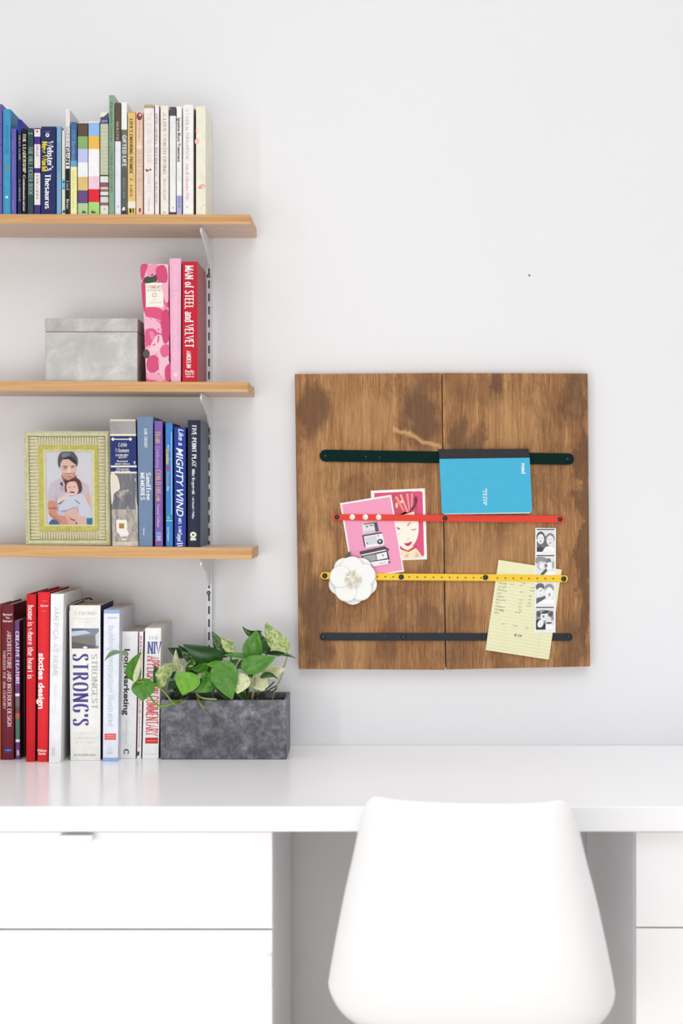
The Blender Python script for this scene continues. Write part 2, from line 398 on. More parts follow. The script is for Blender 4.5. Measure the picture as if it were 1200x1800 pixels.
def leather(rgb, rough=0.55, suede=False):
    n = Nodes('strap_leather', 0.9 if suede else rough, 0.1 if suede else 0.3)
    k = n.noise(n.map(), 420 if not suede else 160, 5, 0.7)
    n.color(n.ramp(k, [(0.3, tuple(int(v * 0.94) for v in rgb)), (0.7, tuple(min(255, int(v * 1.05)) for v in rgb))])).bump(k, 0.15, 0.0004); return n.m
def leaf_mat(a, b, cream, amt):
    n = Nodes('pothos_leaf', 0.34, 0.45)
    s = n.noise(n.map((1, 1, 1)), 95, 6, 0.7, 1.2); t = n.noise(n.map((60, 60, 60), (3, 1, 5)), 1.6, 4)
    c = n.ramp(t, [(0.3, a), (0.7, b)])
    if amt > 0: c = n.mix(n.ramp(s, [(0.66 - amt * 0.36, 0.0), (0.74 - amt * 0.30, 0.92)]), c, cream)
    n.color(c)
    n.b.inputs['Subsurface Weight'].default_value = 0.0
    return n.m

M_WALL = wall_paint(); M_WHITE = white_lacquer(); M_SHELF = shelf_wood(); M_SHELF_FACE = shelf_wood(True)
M_METAL = mat((232, 233, 238), 0.35, 0, 0.02, 0.4); M_FLOOR = mat((226, 220, 212), 0.5, 0, 0.06, 0.3, 5)
M_BLACK = mat((24, 24, 28), 0.25, 0, 0.05, 0.6)

# ------------------------------------------------------------------ the room
bm = bmesh.new(); box(bm, -2.6, 2.6, 0, 0.12, -0.02, 2.62); tag(obj('wall_back', bm, M_WALL), kind='structure')
bm = bmesh.new(); box(bm, -2.6, 2.6, -3.6, 0.0, -0.06, 0.0); tag(obj('floor', bm, M_FLOOR), kind='structure')
bm = bmesh.new()
for zz, dd in ((0.0, 0.012),): box(bm, -2.6, 2.6, -dd, -0.0002, 0.0005, 0.09)
tag(obj('baseboard_back', bm, M_WHITE), kind='structure')

# ------------------------------------------------------------------ shelves on their slotted upright
DF = 0.168                                                     # shelf depth
def shelf(zl, zr, xr, th, label):
    """zl / zr: height of the top at picture left edge (x=-.72) and at the right end"""
    s = (zr - zl) / (xr + 0.72); x0 = -1.0; z0 = zr + s * (x0 - xr)
    bm = bmesh.new()
    v = box(bm, x0, xr, -DF, -0.0135, 0, 0.01)
    for i, q in enumerate(v): q.co.z = (z0 if q.co.x < 0 and abs(q.co.x - x0) < 1e-6 else zr) - (th if i < 4 else 0)
    for f in bm.faces: f.normal_update(); f.material_index = 1 if abs(f.normal.z) > 0.5 else 0
    o = obj('wall_shelf', bm, [M_SHELF, M_SHELF_FACE], None, loc=(xr - 0.2, -0.09, zr), bevel=0.0012)
    tag(o, label, 'shelf', 'wooden shelves on the upright')
    return lambda x: zr + s * (x - xr)
k = (DC - DF) / FP
z_of = lambda py: ZC - (py - 870) * k
x_of = lambda px: (px - 652) * k
SH1 = shelf(z_of(376), z_of(377), x_of(440), 0.0188, 'top wooden shelf carrying the long row of blue to white books')
SH2 = shelf(z_of(669.5), z_of(671.5), x_of(436), 0.0195, 'middle wooden shelf carrying the grey box and three pink and red books')
SH3 = shelf(z_of(958.5), z_of(963), x_of(443), 0.0225, 'lowest wooden shelf carrying the green picture frame and blue books')

# upright: a pressed channel with real slots
XU = P(367.6, 0, 0.012).x
def upright():
    root = thing('shelf_upright', (XU, 0, P(0, 1238, 0).z), 'white slotted metal upright screwed to the wall behind the shelf ends', 'shelf rail')
    bm = bmesh.new(); hw = 0.0056; d1 = 0.0125; ztop = P(0, 212, 0.012).z; zbot = P(0, 1240, 0.012).z
    zs = [zbot]; holes = []
    py = 1237.0 - 6
    ys = []
    y = 241.0
    while y < 1232: ys.append(y); y += 22.9
    for y in reversed(ys):
        a = P(0, y + 14, 0.012).z; b = P(0, y, 0.012).z; zs += [a, b]; holes.append((a, b))
    zs.append(ztop)
    xs = [-hw, -0.0022, 0.0014, hw]
    hole = set(round(a, 5) for a, b in holes)
    g = {}
    def vt(x, z):
        if (x, z) not in g: g[(x, z)] = bm.verts.new((XU + x, -d1, z))
        return g[(x, z)]
    for za, zb in zip(zs, zs[1:]):
        for i in range(3):
            if i == 1 and round(za, 5) in hole: continue
            bm.faces.new((vt(xs[i], za), vt(xs[i + 1], za), vt(xs[i + 1], zb), vt(xs[i], zb)))
    for x in (-hw, hw):
        for za, zb in zip(zs, zs[1:]):
            a, b = vt(x, za), vt(x, zb)
            c = bm.verts.new((XU + x, -0.0005, zb)); d = bm.verts.new((XU + x, -0.0005, za)); bm.faces.new((a, b, c, d))
    obj('channel', bm, M_METAL, root)
    bm = bmesh.new(); box(bm, XU - 0.0045, XU + 0.0045, -0.0022, -0.0006, zbot, ztop); obj('slot_shade', bm, mat((150, 154, 158), 0.6), root)  # added grey strip, painted dimness of the wall seen through the slots
    for y in (236, 485, 762, 1042):
        bm = bmesh.new(); dome(bm, P(366.5, y, 0.0125), 0.0042, 0.003); obj('screw', bm, mat((120, 122, 130), 0.3, 0.8), root, smooth=True)
upright()
def bracket(zs, label):
    root = thing('shelf_bracket', (XU, -0.0127, zs), label, 'bracket', 'brackets under the shelves')
    bm = bmesh.new()
    pr = smooth_pts([(0.15, -0.001, 0), (0.158, -0.008, 0), (0.15, -0.016, 0), (0.10, -0.026, 0), (0.05, -0.042, 0), (0.0128, -0.062, 0)], 4, closed=False)
    pts = [(XU - 0.0018, -0.0128, zs - 0.0005)] + [(XU - 0.0018, -p.x, zs + p.y) for p in pr]
    prism(bm, pts, (0.0036, 0, 0)); obj('arm', bm, M_METAL, root, bevel=0.0005)
    bm = bmesh.new(); box(bm, XU - 0.001, XU + 0.001, -0.0128, -0.006, zs - 0.055, zs - 0.04); obj('hook', bm, M_METAL, root)
bracket(SH1(XU) - 0.0188, 'white metal bracket under the top shelf')
bracket(SH2(XU) - 0.0195, 'white metal bracket under the middle shelf')
bracket(SH3(XU) - 0.0225, 'white metal bracket under the lowest shelf above the desk books')

# ------------------------------------------------------------------ desk
ZD = P(0, 1310, 0).z; DD = DC * (1 - 440 / 548.0); TH = 44.5 * (DC - DD) / FP
bm = bmesh.new(); box(bm, -1.3, 1.25, -DD, -0.001, ZD - TH, ZD)
tag(obj('worktop', bm, white_lacquer((250, 250, 251), 0.2), None, loc=(0, -DD / 2, ZD), bevel=0.0022), 'long white glossy worktop running along the wall over the cabinets', 'worktop')
DCB = 0.572; kc = (DC - DCB) / FP; cx = lambda p: (p - 652) * kc; cz = lambda p: ZC - (p - 870) * kc
ZU = ZD - TH - 0.0015
def tab(parent, x0, x1, z0, z1, dep):
    bm = bmesh.new(); box(bm, x0, x1, -DCB - dep, -DCB - 0.0004, z0, z1); return obj('handle', bm, M_WHITE, parent, bevel=0.002)
def cabinet_left():
    x1 = cx(479); x0 = x1 - 0.62
    root = thing('drawer_cabinet', ((x0 + x1) / 2, -DCB / 2, 0), 'white cabinet with a drawer over a door under the left of the desk', 'cabinet', 'white cabinets under the desk')
    bm = bmesh.new(); box(bm, x0, x1, -DCB + 0.021, -0.02, 0.0005, ZU)
    obj('carcass', bm, M_WHITE, root, bevel=0.001)
    zg = cz(1634)
    bm = bmesh.new(); box(bm, x0 + 0.001, x1 - 0.0005, -DCB, -DCB + 0.0195, zg + 0.0014, ZU - 0.003)
    d = obj('drawer', bm, M_WHITE, root, bevel=0.0012); tab(d, cx(108), cx(166), cz(1475), cz(1464), 0.022)
    bm = bmesh.new(); box(bm, x0 + 0.001, x1 - 0.0005, -DCB, -DCB + 0.0195, 0.07, zg - 0.0014)
    d = obj('door', bm, M_WHITE, root, bevel=0.0012); tab(d, cx(468), cx(479.5), cz(1729), cz(1675), 0.018)
cabinet_left()
def cabinet_right():
    x0 = cx(1117); x1 = x0 + 0.62
    root = thing('drawer_cabinet', ((x0 + x1) / 2, -DCB / 2, 0), 'white drawer cabinet under the right of the desk, behind the chair', 'cabinet', 'white cabinets under the desk')
    bm = bmesh.new(); box(bm, x0, x1, -DCB + 0.021, -0.02, 0.0005, ZU); obj('carcass', bm, M_WHITE, root, bevel=0.001)
    zg = cz(1631)
    for za, zb in ((zg + 0.0012, ZU - 0.003), (0.33, zg - 0.0012), (0.07, 0.327)):
        bm = bmesh.new(); box(bm, x0 + 0.0005, x1 - 0.001, -DCB, -DCB + 0.0195, za, zb); obj('drawer', bm, M_WHITE, root, bevel=0.0012)
cabinet_right()

# ------------------------------------------------------------------ chair
def chair():
    px0, dist = 841, 0.86
    c = P(px0, 1400, dist); X = c.x
    rz = math.radians(-6)
    root = thing('desk_chair', (X, -0.70, 0), 'white moulded plastic shell chair tucked up to the desk', 'chair')
    # profile from the seat's front lip to the top of the back: (forward distance, height, half width, curl forward, corner)
    prof = [(0.33, 0.390, .185, .030), (0.31, 0.408, .198, .034), (0.25, 0.413, .212, .040), (0.17, 0.403, .218, .046), (0.09, 0.397, .220, .052), (0.02, 0.399, .219, .060),
            (-0.04, 0.412, .220, .070), (-0.09, 0.440, .220, .080), (-0.116, 0.485, .217, .086), (-0.130, 0.545, .208, .085), (-0.140, 0.62, .193, .076), (-0.150, 0.69, .176, .062), (-0.158, 0.748, .163, .048), (-0.163, 0.787, .155, .036), (-0.165, 0.809, .150, .028)]
    pv = smooth_pts([(a[0], a[1], 0) for a in prof], 4, closed=False); pw = smooth_pts([(a[2], a[3], 0) for a in prof], 4, closed=False)
    n = len(pv); NU = 24
    bm = bmesh.new(); R = Matrix.Rotation(rz, 3, 'Z'); grid = []
    def place(x, f, z): return Vector((X, -0.70, 0)) + R @ Vector((x, f, z))
    for i in range(n):
        row = []
        t = pv[min(i + 1, n - 1)] - pv[max(i - 1, 0)]; t.normalize(); nrm = Vector((t.y, -t.x, 0))      # towards the sitter
        if nrm.dot(Vector((0.5, 0.6, 0))) < 0: nrm = -nrm
        for j in range(NU + 1):
            u = 2 * j / NU - 1
            hw, cu = pw[i].x, pw[i].y
            s = math.copysign(abs(u) ** 1.0, u)
            lift = cu * (abs(u) ** 3.2)
            top = max(0.0, (pv[i].y - 0.754) / 0.055)
            drop = 0.0
            if pv[i].y > 0.754 and pv[i].x < 0: drop = -(max(0, abs(u) - 0.78) / 0.22) ** 2.0 * 0.02 * top - 0.006 * top * (1 - u * u)
            p = pv[i] + nrm * lift
            row.append(bm.verts.new(place(hw * math.sin(s * math.pi / 2 * 0.86) / math.sin(math.pi / 2 * 0.86), p.x, p.y + drop)))
        grid.append(row)
    for i in range(n - 1):
        for j in range(NU): bm.faces.new((grid[i][j], grid[i][j + 1], grid[i + 1][j + 1], grid[i + 1][j]))
    o = obj('shell', bm, white_lacquer((244, 244, 245), 0.42), root, smooth=True)
    md = o.modifiers.new('thickness', 'SOLIDIFY'); md.thickness = 0.007; md.offset = 0
    md = o.modifiers.new('round', 'SUBSURF'); md.levels = 1; md.render_levels = 2
    mw = mat((190, 150, 104), 0.45, 0, 0.12)
    for sx in (-1, 1):
        for f0, f1 in ((0.17, 0.24), (-0.02, -0.13)):
            bm = bmesh.new(); tube(bm, [place(sx * 0.13, f0, 0.385), place(sx * 0.18, (f0 + f1) / 2, 0.22), place(sx * 0.225, f1, 0.001)], [0.017, 0.015, 0.010], 12)
            obj('leg', bm, mw, root, smooth=True)
    bm = bmesh.new()
    for a in ((-0.13, 0.17), (0.13, -0.02)):
        tube(bm, [place(a[0], a[1], 0.365), place(-a[0], 0.15 - a[1] + 0.0, 0.365)], 0.006, 8)
    obj('brace', bm, mat((40, 40, 42), 0.4, 0.6), root, smooth=True)
    bm = bmesh.new(); v = box(bm, -0.14, 0.14, -0.03, 0.18, 0.377, 0.391)
    for q in v: q.co = place(*q.co)
    obj('seat_mount', bm, mat((40, 40, 42), 0.4, 0.6), root)
chair()

# ------------------------------------------------------------------ pin board
DB = 0.026
BX = lambda px, py, d=DB: P(px, py, d)
def bl(px, py, rx, ry, amt):
    p = BX(px, py); c = BX(776, 917); kk = (DC - DB) / FP
    return (p.x - c.x, p.z - c.z, rx * kk, ry * kk, amt)
BC = BX(776, 917)
board = thing('pin_board', (BC.x, -0.001, BC.z), 'square dark stained two plank wooden board hung on the white wall with leather straps', 'notice board')
def plank(q, blots, pale, off, crease=None):
    bm = bmesh.new(); prism(bm, [BX(*p) for p in q], (0, DB - 0.002, 0))
    return obj('plank', bm, board_wood(off, [bl(*b) for b in blots], [bl(*b) for b in pale], crease), board, loc=(BC.x, -0.001, BC.z), bevel=0.0012)
c0 = BX(690, 753) - BC; c1 = BX(776, 788) - BC
plank([(518, 657.5), (775.5, 655.5), (782, 1177.5), (525, 1176)],
      [(552, 715, 30, 55, .8), (735, 735, 42, 68, .85), (745, 672, 40, 18, .5), (528, 900, 16, 230, .45), (556, 1065, 34, 60, .75), (556, 1140, 40, 40, .7), (690, 1100, 22, 90, .45), (755, 1090, 22, 50, .55), (600, 1090, 40, 24, .3), (640, 850, 40, 26, .25), (715, 830, 60, 18, .35)],
      [(640, 740, 50, 60, .35), (550, 860, 26, 90, .3), (700, 960, 60, 60, .3), (625, 1140, 35, 60, .3), (560, 960, 30, 40, .35)], (0.2, 0.7, 0.1), (c0.x, c0.z, c1.x, c1.z))
plank([(777, 655.5), (1032.5, 656.5), (1037, 1171.5), (784, 1177)],
      [(872, 672, 18, 20, .8), (850, 690, 60, 26, .35), (812, 770, 26, 38, .8), (845, 780, 18, 40, .6), (1010, 700, 20, 60, .6), (995, 690, 16, 40, .5), (1024, 920, 15, 290, .8), (1005, 1130, 30, 60, .55), (800, 1120, 30, 80, .4), (835, 1150, 40, 30, .3), (960, 760, 20, 60, .3)],
      [(900, 740, 60, 60, .3), (850, 1000, 70, 80, .4), (930, 960, 50, 60, .3)], (1.7, 0.3, 0.6))

def strap(edge, rgb, d, th, label, tacks, dots=(), dotrgb=(70, 50, 20), snaps=(), suede=False, tackr=4.2):
    bm = bmesh.new()
    prism(bm, [P(x, y, d) for x, y in edge], (0, th, 0))
    for x, y in dots:
        vs = [bm.verts.new(P(a, b, d + 0.0001)) for a, b in ell(x, y, 1.5, 1.5, 10)]
        bm.faces.new(vs).material_index = 1
    cx_ = sum(p[0] for p in edge) / len(edge); cy_ = sum(p[1] for p in edge) / len(edge)
    o = obj('strap', bm, [leather(rgb, suede=suede), mat(dotrgb, 0.7)], board, loc=P(cx_, cy_, d), recalc=True); o['label'] = label
    for t in tacks:
        b2 = bmesh.new(); dome(b2, P(t[0], t[1], d), (t[2] if len(t) > 2 else tackr) / 862.0, 0.003)
        obj('tack', b2, M_BLACK, o, smooth=True)
    for x, y in snaps:
        b2 = bmesh.new()
        prof = [(5.0, 0), (5.0, .0009), (4.2, .0013), (2.3, .0011), (2.2, .0006), (0.9, .0006), (0.8, .0012)]
        prev = None
        for r, h in prof:
            ring = [b2.verts.new(P(a, b, d + h)) for a, b in ell(x, y, r, r, 18)]
            if prev:
                for k2 in range(18): b2.faces.new((prev[k2], prev[(k2 + 1) % 18], ring[(k2 + 1) % 18], ring[k2]))
            prev = ring
        b2.faces.new(prev)
        obj('snap', b2, mat((226, 222, 210), 0.3, 0.3), o, smooth=False)['label'] = 'pale metal snap'
    return o
def capsule(xl, xr, yl0, yl1, yr0, yr1, mid=()):
    """outline of a round ended strap; mid: (x, ytop, ybot) samples"""
    top = [(xl + (yl1 - yl0) * .5, yl0)] + [(m[0], m[1]) for m in mid] + [(xr - (yr1 - yr0) * .5, yr0)]
    bot = [(xr - (yr1 - yr0) * .5, yr1)] + [(m[0], m[2]) for m in mid[::-1]] + [(xl + (yl1 - yl0) * .5, yl1)]
    r = (yr1 - yr0) / 2; cy = (yr0 + yr1) / 2
    capr = [(xr - r + r * math.cos(a), cy + r * math.sin(a)) for a in [math.pi * (-.5 + i / 8) for i in range(1, 8)]]
    r2 = (yl1 - yl0) / 2; cy2 = (yl0 + yl1) / 2
    capl = [(xl + r2 - r2 * math.cos(a), cy2 - r2 * math.sin(a)) for a in [math.pi * (-.5 + i / 8) for i in range(1, 8)]]
    return top + capr + bot + capl
strap(capsule(561.5, 1008.5, 790.5, 811.5, 797, 817), (14, 40, 36), DB + 0.0032, 0.003, 'dark green suede strap, topmost', [(571.5, 801.5, 3.3), (997, 806.5, 3.3)], [(643, 803), (667, 804)], (60, 70, 50), suede=True)
strap(capsule(584.5, 993, 903.8, 914.6, 906.5, 918.6), (226, 66, 48), DB + 0.0046, 0.0022, 'red strap with three snaps', [(592, 909), (782, 911.3), (984, 912.7)], (), snaps=[(619, 909), (642, 909), (665.3, 909.3)])
strap(capsule(563, 998, 1005.5, 1018, 1011, 1023.4, [(663, 1008, 1019.8), (760, 1008.6, 1020.4), (860, 1009.5, 1021.2)]), (246, 202, 56), DB + 0.0052, 0.0024, 'yellow punched strap',
      [(570.5, 1012, 4.8), (705, 1014.2, 4.8), (853, 1015, 4.8), (990.5, 1017.6, 4.8)],
      [(x, 1013.6 + (x - 663) * 0.0115) for x in [663, 677, 691, 719, 733, 747, 761.5, 776, 790, 804, 818, 832, 845, 874, 888, 902, 916, 929.5, 944, 958, 972]], (120, 84, 30))
strap(capsule(561.5, 1006, 1112.5, 1126, 1113.5, 1126.5), (36, 42, 46), DB + 0.0032, 0.0028, 'black strap, lowest', [(568, 1119.5, 4.6), (709, 1119.5, 4.6), (850, 1118.5, 4), (999, 1119.5, 4)], [(630, 1119), (676, 1119), (700, 1119)], (70, 70, 60))

# things tucked behind the straps
def sheet(name, quad, rgb, d, th, label, cat, group=None, rough=0.55):
    c = sum((P(x, y, d) for x, y in quad), Vector()) / 4
    root = thing(name, c, label, cat, group)
    bm = bmesh.new(); prism(bm, [P(x, y, d) for x, y in quad], (0, th, 0))
    obj('card' if 'card' in name else 'paper', bm, mat(rgb, rough, 0, 0.015, 0.25), root)
    return root
# girl card
g = sheet('art_card', [(651.5, 862.5), (746.5, 858.3), (750.3, 983.2), (655.5, 986.5)], (244, 240, 238), DB + 0.0008, 0.0006, 'white bordered card picturing a red haired woman with red lips, behind the pink card', 'card', 'picture cards under the red strap')
gf = lambda u, v, l: P(590 + u / 7.059, 850 + v / 7.059, DB + 0.0009 + l)
art('picture', [
    ((222, 84, 128), [(478, 118), (1050, 95), (1075, 110), (1095, 890), (1070, 915), (500, 930)], False),
    ((247, 226, 190), [(800, 800), (960, 780), (1060, 890), (1058, 915), (770, 925)], True),
    ((196, 74, 92), [(700, 700), (790, 780), (890, 832), (990, 770), (1010, 790), (900, 850), (790, 810)], False),
    ((250, 243, 226), [(715, 470), (740, 390), (850, 345), (950, 350), (1015, 430), (1025, 600), (985, 730), (900, 812), (820, 790), (750, 690)], True),
    ((205, 82, 104), [(660, 130), (760, 108), (930, 96), (1015, 170), (1010, 300), (1025, 470), (990, 430), (960, 350), (900, 370), (860, 350), (760, 400), (715, 470), (690, 300)], False),
    ((243, 150, 140), [(730, 170), (760, 150), (850, 330), (840, 350)], False), ((246, 168, 156), [(790, 140), (815, 130), (900, 350), (880, 355)], False),
    ((238, 150, 170), [(870, 130), (900, 120), (920, 330), (905, 340)], False), ((240, 140, 150), [(930, 110), (960, 130), (950, 310), (930, 330)], False),
    ((250, 210, 170), ell(820, 225, 22, 18), False), ((250, 205, 160), ell(755, 270, 16, 34), False), ((250, 236, 214), [(910, 370), (970, 345), (975, 385), (930, 390)], False),
    ((120, 46, 70), [(975, 165), (1000, 165), (1015, 205), (990, 290), (925, 350), (905, 370), (930, 310), (975, 260)], False),
    ((190, 60, 70), [(752, 540), (772, 545), (802, 566), (790, 572), (765, 560)], False), ((170, 120, 110), [(930, 566), (970, 570), (1012, 545), (975, 580), (935, 574)], False),
    ((212, 160, 140), [(880, 520), (915, 480), (935, 478), (895, 530)], False), ((214, 180, 160), [(860, 675), (880, 690), (915, 675), (890, 698)], False),
    ((206, 52, 84), [(846, 742), (890, 740), (940, 718), (932, 752), (895, 776), (870, 765)], True),
    ((206, 200, 190), ell(778, 628, 9, 9), False), ((232, 190, 150), [(850, 905), (900, 860), (890, 915)], False), ((232, 200, 150), [(980, 910), (1000, 850), (1040, 905)], False),
], g, gf)
# pink radio card
g = sheet('art_card', [(597.3, 884.6), (687.3, 869.6), (710.2, 1004.8), (620, 1019)], (246, 242, 242), DB + 0.0022, 0.0006, 'pink card picturing three stacked grey radios', 'card', 'picture cards under the red strap')
gf = lambda u, v, l: P(590 + u / 7.059, 850 + v / 7.059, DB + 0.0023 + l)
art('picture', [
    ((241, 158, 192), [(75, 262), (672, 165), (830, 1075), (228, 1170)], False),
    ((226, 228, 229), [(325, 500), (470, 482), (492, 600), (340, 618)], False), ((84, 84, 90), [(470, 482), (512, 476), (535, 588), (492, 602)], False), ((98, 96, 100), [(345, 500), (470, 482), (512, 476), (500, 492), (345, 512)], False),
    ((128, 124, 122), [(368, 528), (400, 520), (395, 545), (380, 545)], False), ((128, 124, 122), [(405, 530), (430, 512), (465, 512), (460, 530), (430, 524)], False), ((204, 206, 208), [(355, 590), (480, 574), (484, 592), (358, 606)], False),
    ((88, 84, 90), [(326, 642), (560, 603), (585, 618), (350, 655), (374, 795), (352, 782)], False), ((238, 239, 239), [(348, 656), (578, 618), (602, 735), (590, 765), (372, 798)], False), ((212, 214, 216), [(362, 668), (500, 645), (518, 742), (384, 766)], False),
    ((70, 66, 70), ell(549, 721, 37, 34), False), ((200, 200, 200), ell(546, 717, 16, 15), False), ((120, 116, 118), ell(525, 650, 9, 8), False), ((120, 116, 118), ell(389, 742, 8, 14), False),
    ((74, 72, 78), [(292, 845), (605, 778), (664, 818), (655, 832), (600, 816), (306, 884)], False), ((232, 232, 232), [(306, 884), (615, 818), (632, 830), (318, 900)], False),
    ((70, 66, 70), [(312, 898), (640, 828), (668, 942), (400, 990), (330, 930)], False), ((168, 166, 168), [(335, 905), (490, 874), (508, 948), (410, 972), (350, 928)], False),
    ((240, 238, 236), [(500, 876), (628, 846), (644, 924), (514, 950)], False), ((160, 158, 158), ell(585, 890, 12, 14), False),
    ((240, 238, 240), [(420, 975), (655, 940), (662, 985), (640, 1000), (470, 1030)], False), ((96, 86, 92), ell(661, 975, 13, 13), False), ((176, 172, 176), [(540, 988), (620, 976), (621, 984), (541, 996)], False),
], g, gf)
# notebook
nb = thing('notebook', P(854, 850, DB + 0.01), 'blue notebook with a black taped spine leaning in the green strap', 'notebook')
nq = lambda a, b, l=0: P(a, b, DB + 0.0105 + l)
def rounded(pts, rad):
    out = []
    for i, p in enumerate(pts):
        r = rad[i]; p = Vector((p[0], p[1], 0)); a = Vector((*pts[i - 1], 0)); b = Vector((*pts[(i + 1) % len(pts)], 0))
        if r == 0: out.append((p.x, p.y)); continue
        u = p + (a - p).normalized() * r; v = p + (b - p).normalized() * r
        for k in range(6):
            t = k / 5; q = u * (1 - t) ** 2 + p * 2 * t * (1 - t) + v * t * t; out.append((q.x, q.y))
    return out
fc = rounded([(771.8, 806), (930.6, 804), (935.2, 900.3), (776.5, 903.0)], [0, 0, 6, 6])
bm = bmesh.new(); prism(bm, [nq(*p) for p in fc], (0, 0.0007, 0)); cov = obj('cover', bm, mat((64, 178, 214), 0.45, 0, 0.02), nb)
pg = rounded([(772.5, 800), (929.5, 799), (933.8, 902.2), (777, 904.4)], [0, 0, 6, 6])
bm = bmesh.new(); prism(bm, [nq(p[0], p[1], -0.0008) for p in pg], (0, 0.0056, 0)); obj('pages', bm, mat((238, 236, 230), 0.7), nb)
pg = rounded([(772, 800), (930, 799), (935, 901.2), (776.5, 904.0)], [0, 0, 6, 6])
bm = bmesh.new(); prism(bm, [nq(p[0], p[1], -0.0065) for p in pg], (0, 0.0006, 0)); obj('back_cover', bm, mat((64, 178, 214), 0.45, 0, 0.02), nb)
bm = bmesh.new(); prism(bm, [nq(x, y, 0.0005) for x, y in ((770.5, 790), (929, 789), (930.4, 804.6), (771.6, 806.8))], (0, 0.0078, 0)); obj('spine_tape', bm, mat((38, 38, 42), 0.6, 0, 0.1), nb, bevel=0.0008)
text_on('maker_mark', 'mead', cov, lambda a, b: nq(a, b, .0003), (920.2, 814, 832.5, 7.5), (235, 246, 250), 'heavy')
text_on('maker_mark', 'FIVE STAR', cov, lambda a, b: nq(a, b, .0003), (854, 859, 889, 3.6), (232, 246, 250), 'heavy')
bm = bmesh.new()
for i in range(5):
    cx_, cy_ = 849.6 + i * 0.2, 864.5 + i * 4.9
    pts = [(cx_ + (2.1 if j % 2 == 0 else 0.9) * math.cos(j * math.pi / 5), cy_ + (2.1 if j % 2 == 0 else 0.9) * math.sin(j * math.pi / 5)) for j in range(10)]
    bm.faces.new([bm.verts.new(nq(a, b, .0003)) for a, b in pts])
obj('star_row', bm, mat((235, 246, 250), 0.5, 0, 0), cov, recalc=False)
# yellow note
note = sheet('lined_note', [(876, 984), (987, 1001.3), (964.3, 1159.6), (853, 1142.6)], (236, 234, 192), DB + 0.0036, 0.00025, 'pale yellow lined sheet with a handwritten list, held by the yellow strap', 'note', rough=0.7)
O, U, V = Vector((876, 984, 0)), Vector((111, 17.3, 0)), Vector((-23, 158.6, 0))
nf = lambda s, t, l=0.0: P(*(O + U * s + V * t)[:2], DB + 0.0037 + l)
bm = bmesh.new()
for i in range(24):
    t = 0.13 + i * 0.0365
    bm.faces.new([bm.verts.new(nf(a, b)) for a, b in ((0, t), (1, t), (1, t + 0.003), (0, t + 0.003))])
for s_ in (0.80, 0.812):
    bm.faces.new([bm.verts.new(nf(a, b)) for a, b in ((s_, 0), (s_ + 0.002, 0), (s_ + 0.002, 1), (s_, 1))])
obj('ruled_lines', bm, mat((206, 212, 184), 0.7, 0, 0), note, recalc=False)
def scribble(bm, s0, t0, wd, ht, rnd, dark=1):
    n = max(4, int(wd / 0.012)); pts = []
    for i in range(n + 1):
        pts.append((s0 + wd * i / n, t0 + (ht * (0.9 if i % 2 else 0.1) + rnd.uniform(-.25, .25) * ht)))
    for (a, b), (c, d) in zip(pts, pts[1:]):
        w_ = 0.0042
        try: bm.faces.new([bm.verts.new(nf(x, y, .0002)) for x, y in ((a, b), (c, d), (c + w_, d + w_ * .4), (a + w_, b + w_ * .4))])
        except ValueError: pass
rnd = random.Random(3); bm = bmesh.new()
for i in range(11):
    t = 0.205 + i * 0.0365
    scribble(bm, 0.045, t, rnd.uniform(0.06, 0.16), 0.018, rnd)
    if i in (0, 1, 9): scribble(bm, 0.13, t, 0.05, 0.016, rnd)
for s_, t in ((0.22, .235), (0.42, .205), (0.375, .235), (0.4, .30), (0.40, .39), (0.40, .43), (0.40, .47), (0.41, .505), (0.37, .53), (0.56, .24), (0.55, .27), (0.54, .33), (0.54, .37), (0.54, .405), (0.53, .435), (0.68, .205), (0.68, .235), (0.67, .36), (0.66, .42), (0.66, .46),
              (0.18, .68), (0.37, .68), (0.56, .68), (0.72, .68), (0.86, .685)):
    scribble(bm, s_, t, rnd.uniform(0.045, 0.08), 0.016, rnd)
scribble(bm, 0.385, .222, 0.06, .004, rnd)
obj('handwriting', bm, mat((108, 104, 92), 0.8, 0, 0), note, recalc=False)
text_on('handwriting', '$38', note, lambda a, b: nf(a, b, .0002), (0.40, 0.52, .787, .028), (98, 96, 88), 'script', vert=False)
# strip of four booth pictures
st = sheet('photo_strip', [(940.6, 928), (976.8, 928.4), (976, 1112), (939, 1111.6)], (240, 240, 240), DB + 0.0042, 0.0003, 'white strip of four black and white booth pictures of a couple, over the yellow note', 'photo strip', rough=0.35)
sf = lambda u, v, l: P(930 + u / 9.0, 920 + v / 9.0, DB + 0.0043 + l)
lay = []
def head(cx_, cy_, rx, ry, hair, top=True, hc=(84, 84, 86)):
    L = [(hc, ell(cx_, cy_ - ry * .22, rx * 1.16, ry * 1.0), False), ((232, 232, 232), ell(cx_, cy_ + ry * .12, rx * .94, ry * .92), False)]
    L += [((150, 150, 150), ell(cx_ - rx * .38, cy_ - ry * .05, rx * .2, ry * .06, 10), False), ((150, 150, 150), ell(cx_ + rx * .38, cy_ - ry * .05, rx * .2, ry * .06, 10), False),
          ((188, 188, 188), ell(cx_, cy_ + ry * .3, rx * .14, ry * .05, 10), False), ((120, 120, 120), ell(cx_, cy_ + ry * .55, rx * .34, ry * .08, 12), False)]
    return L
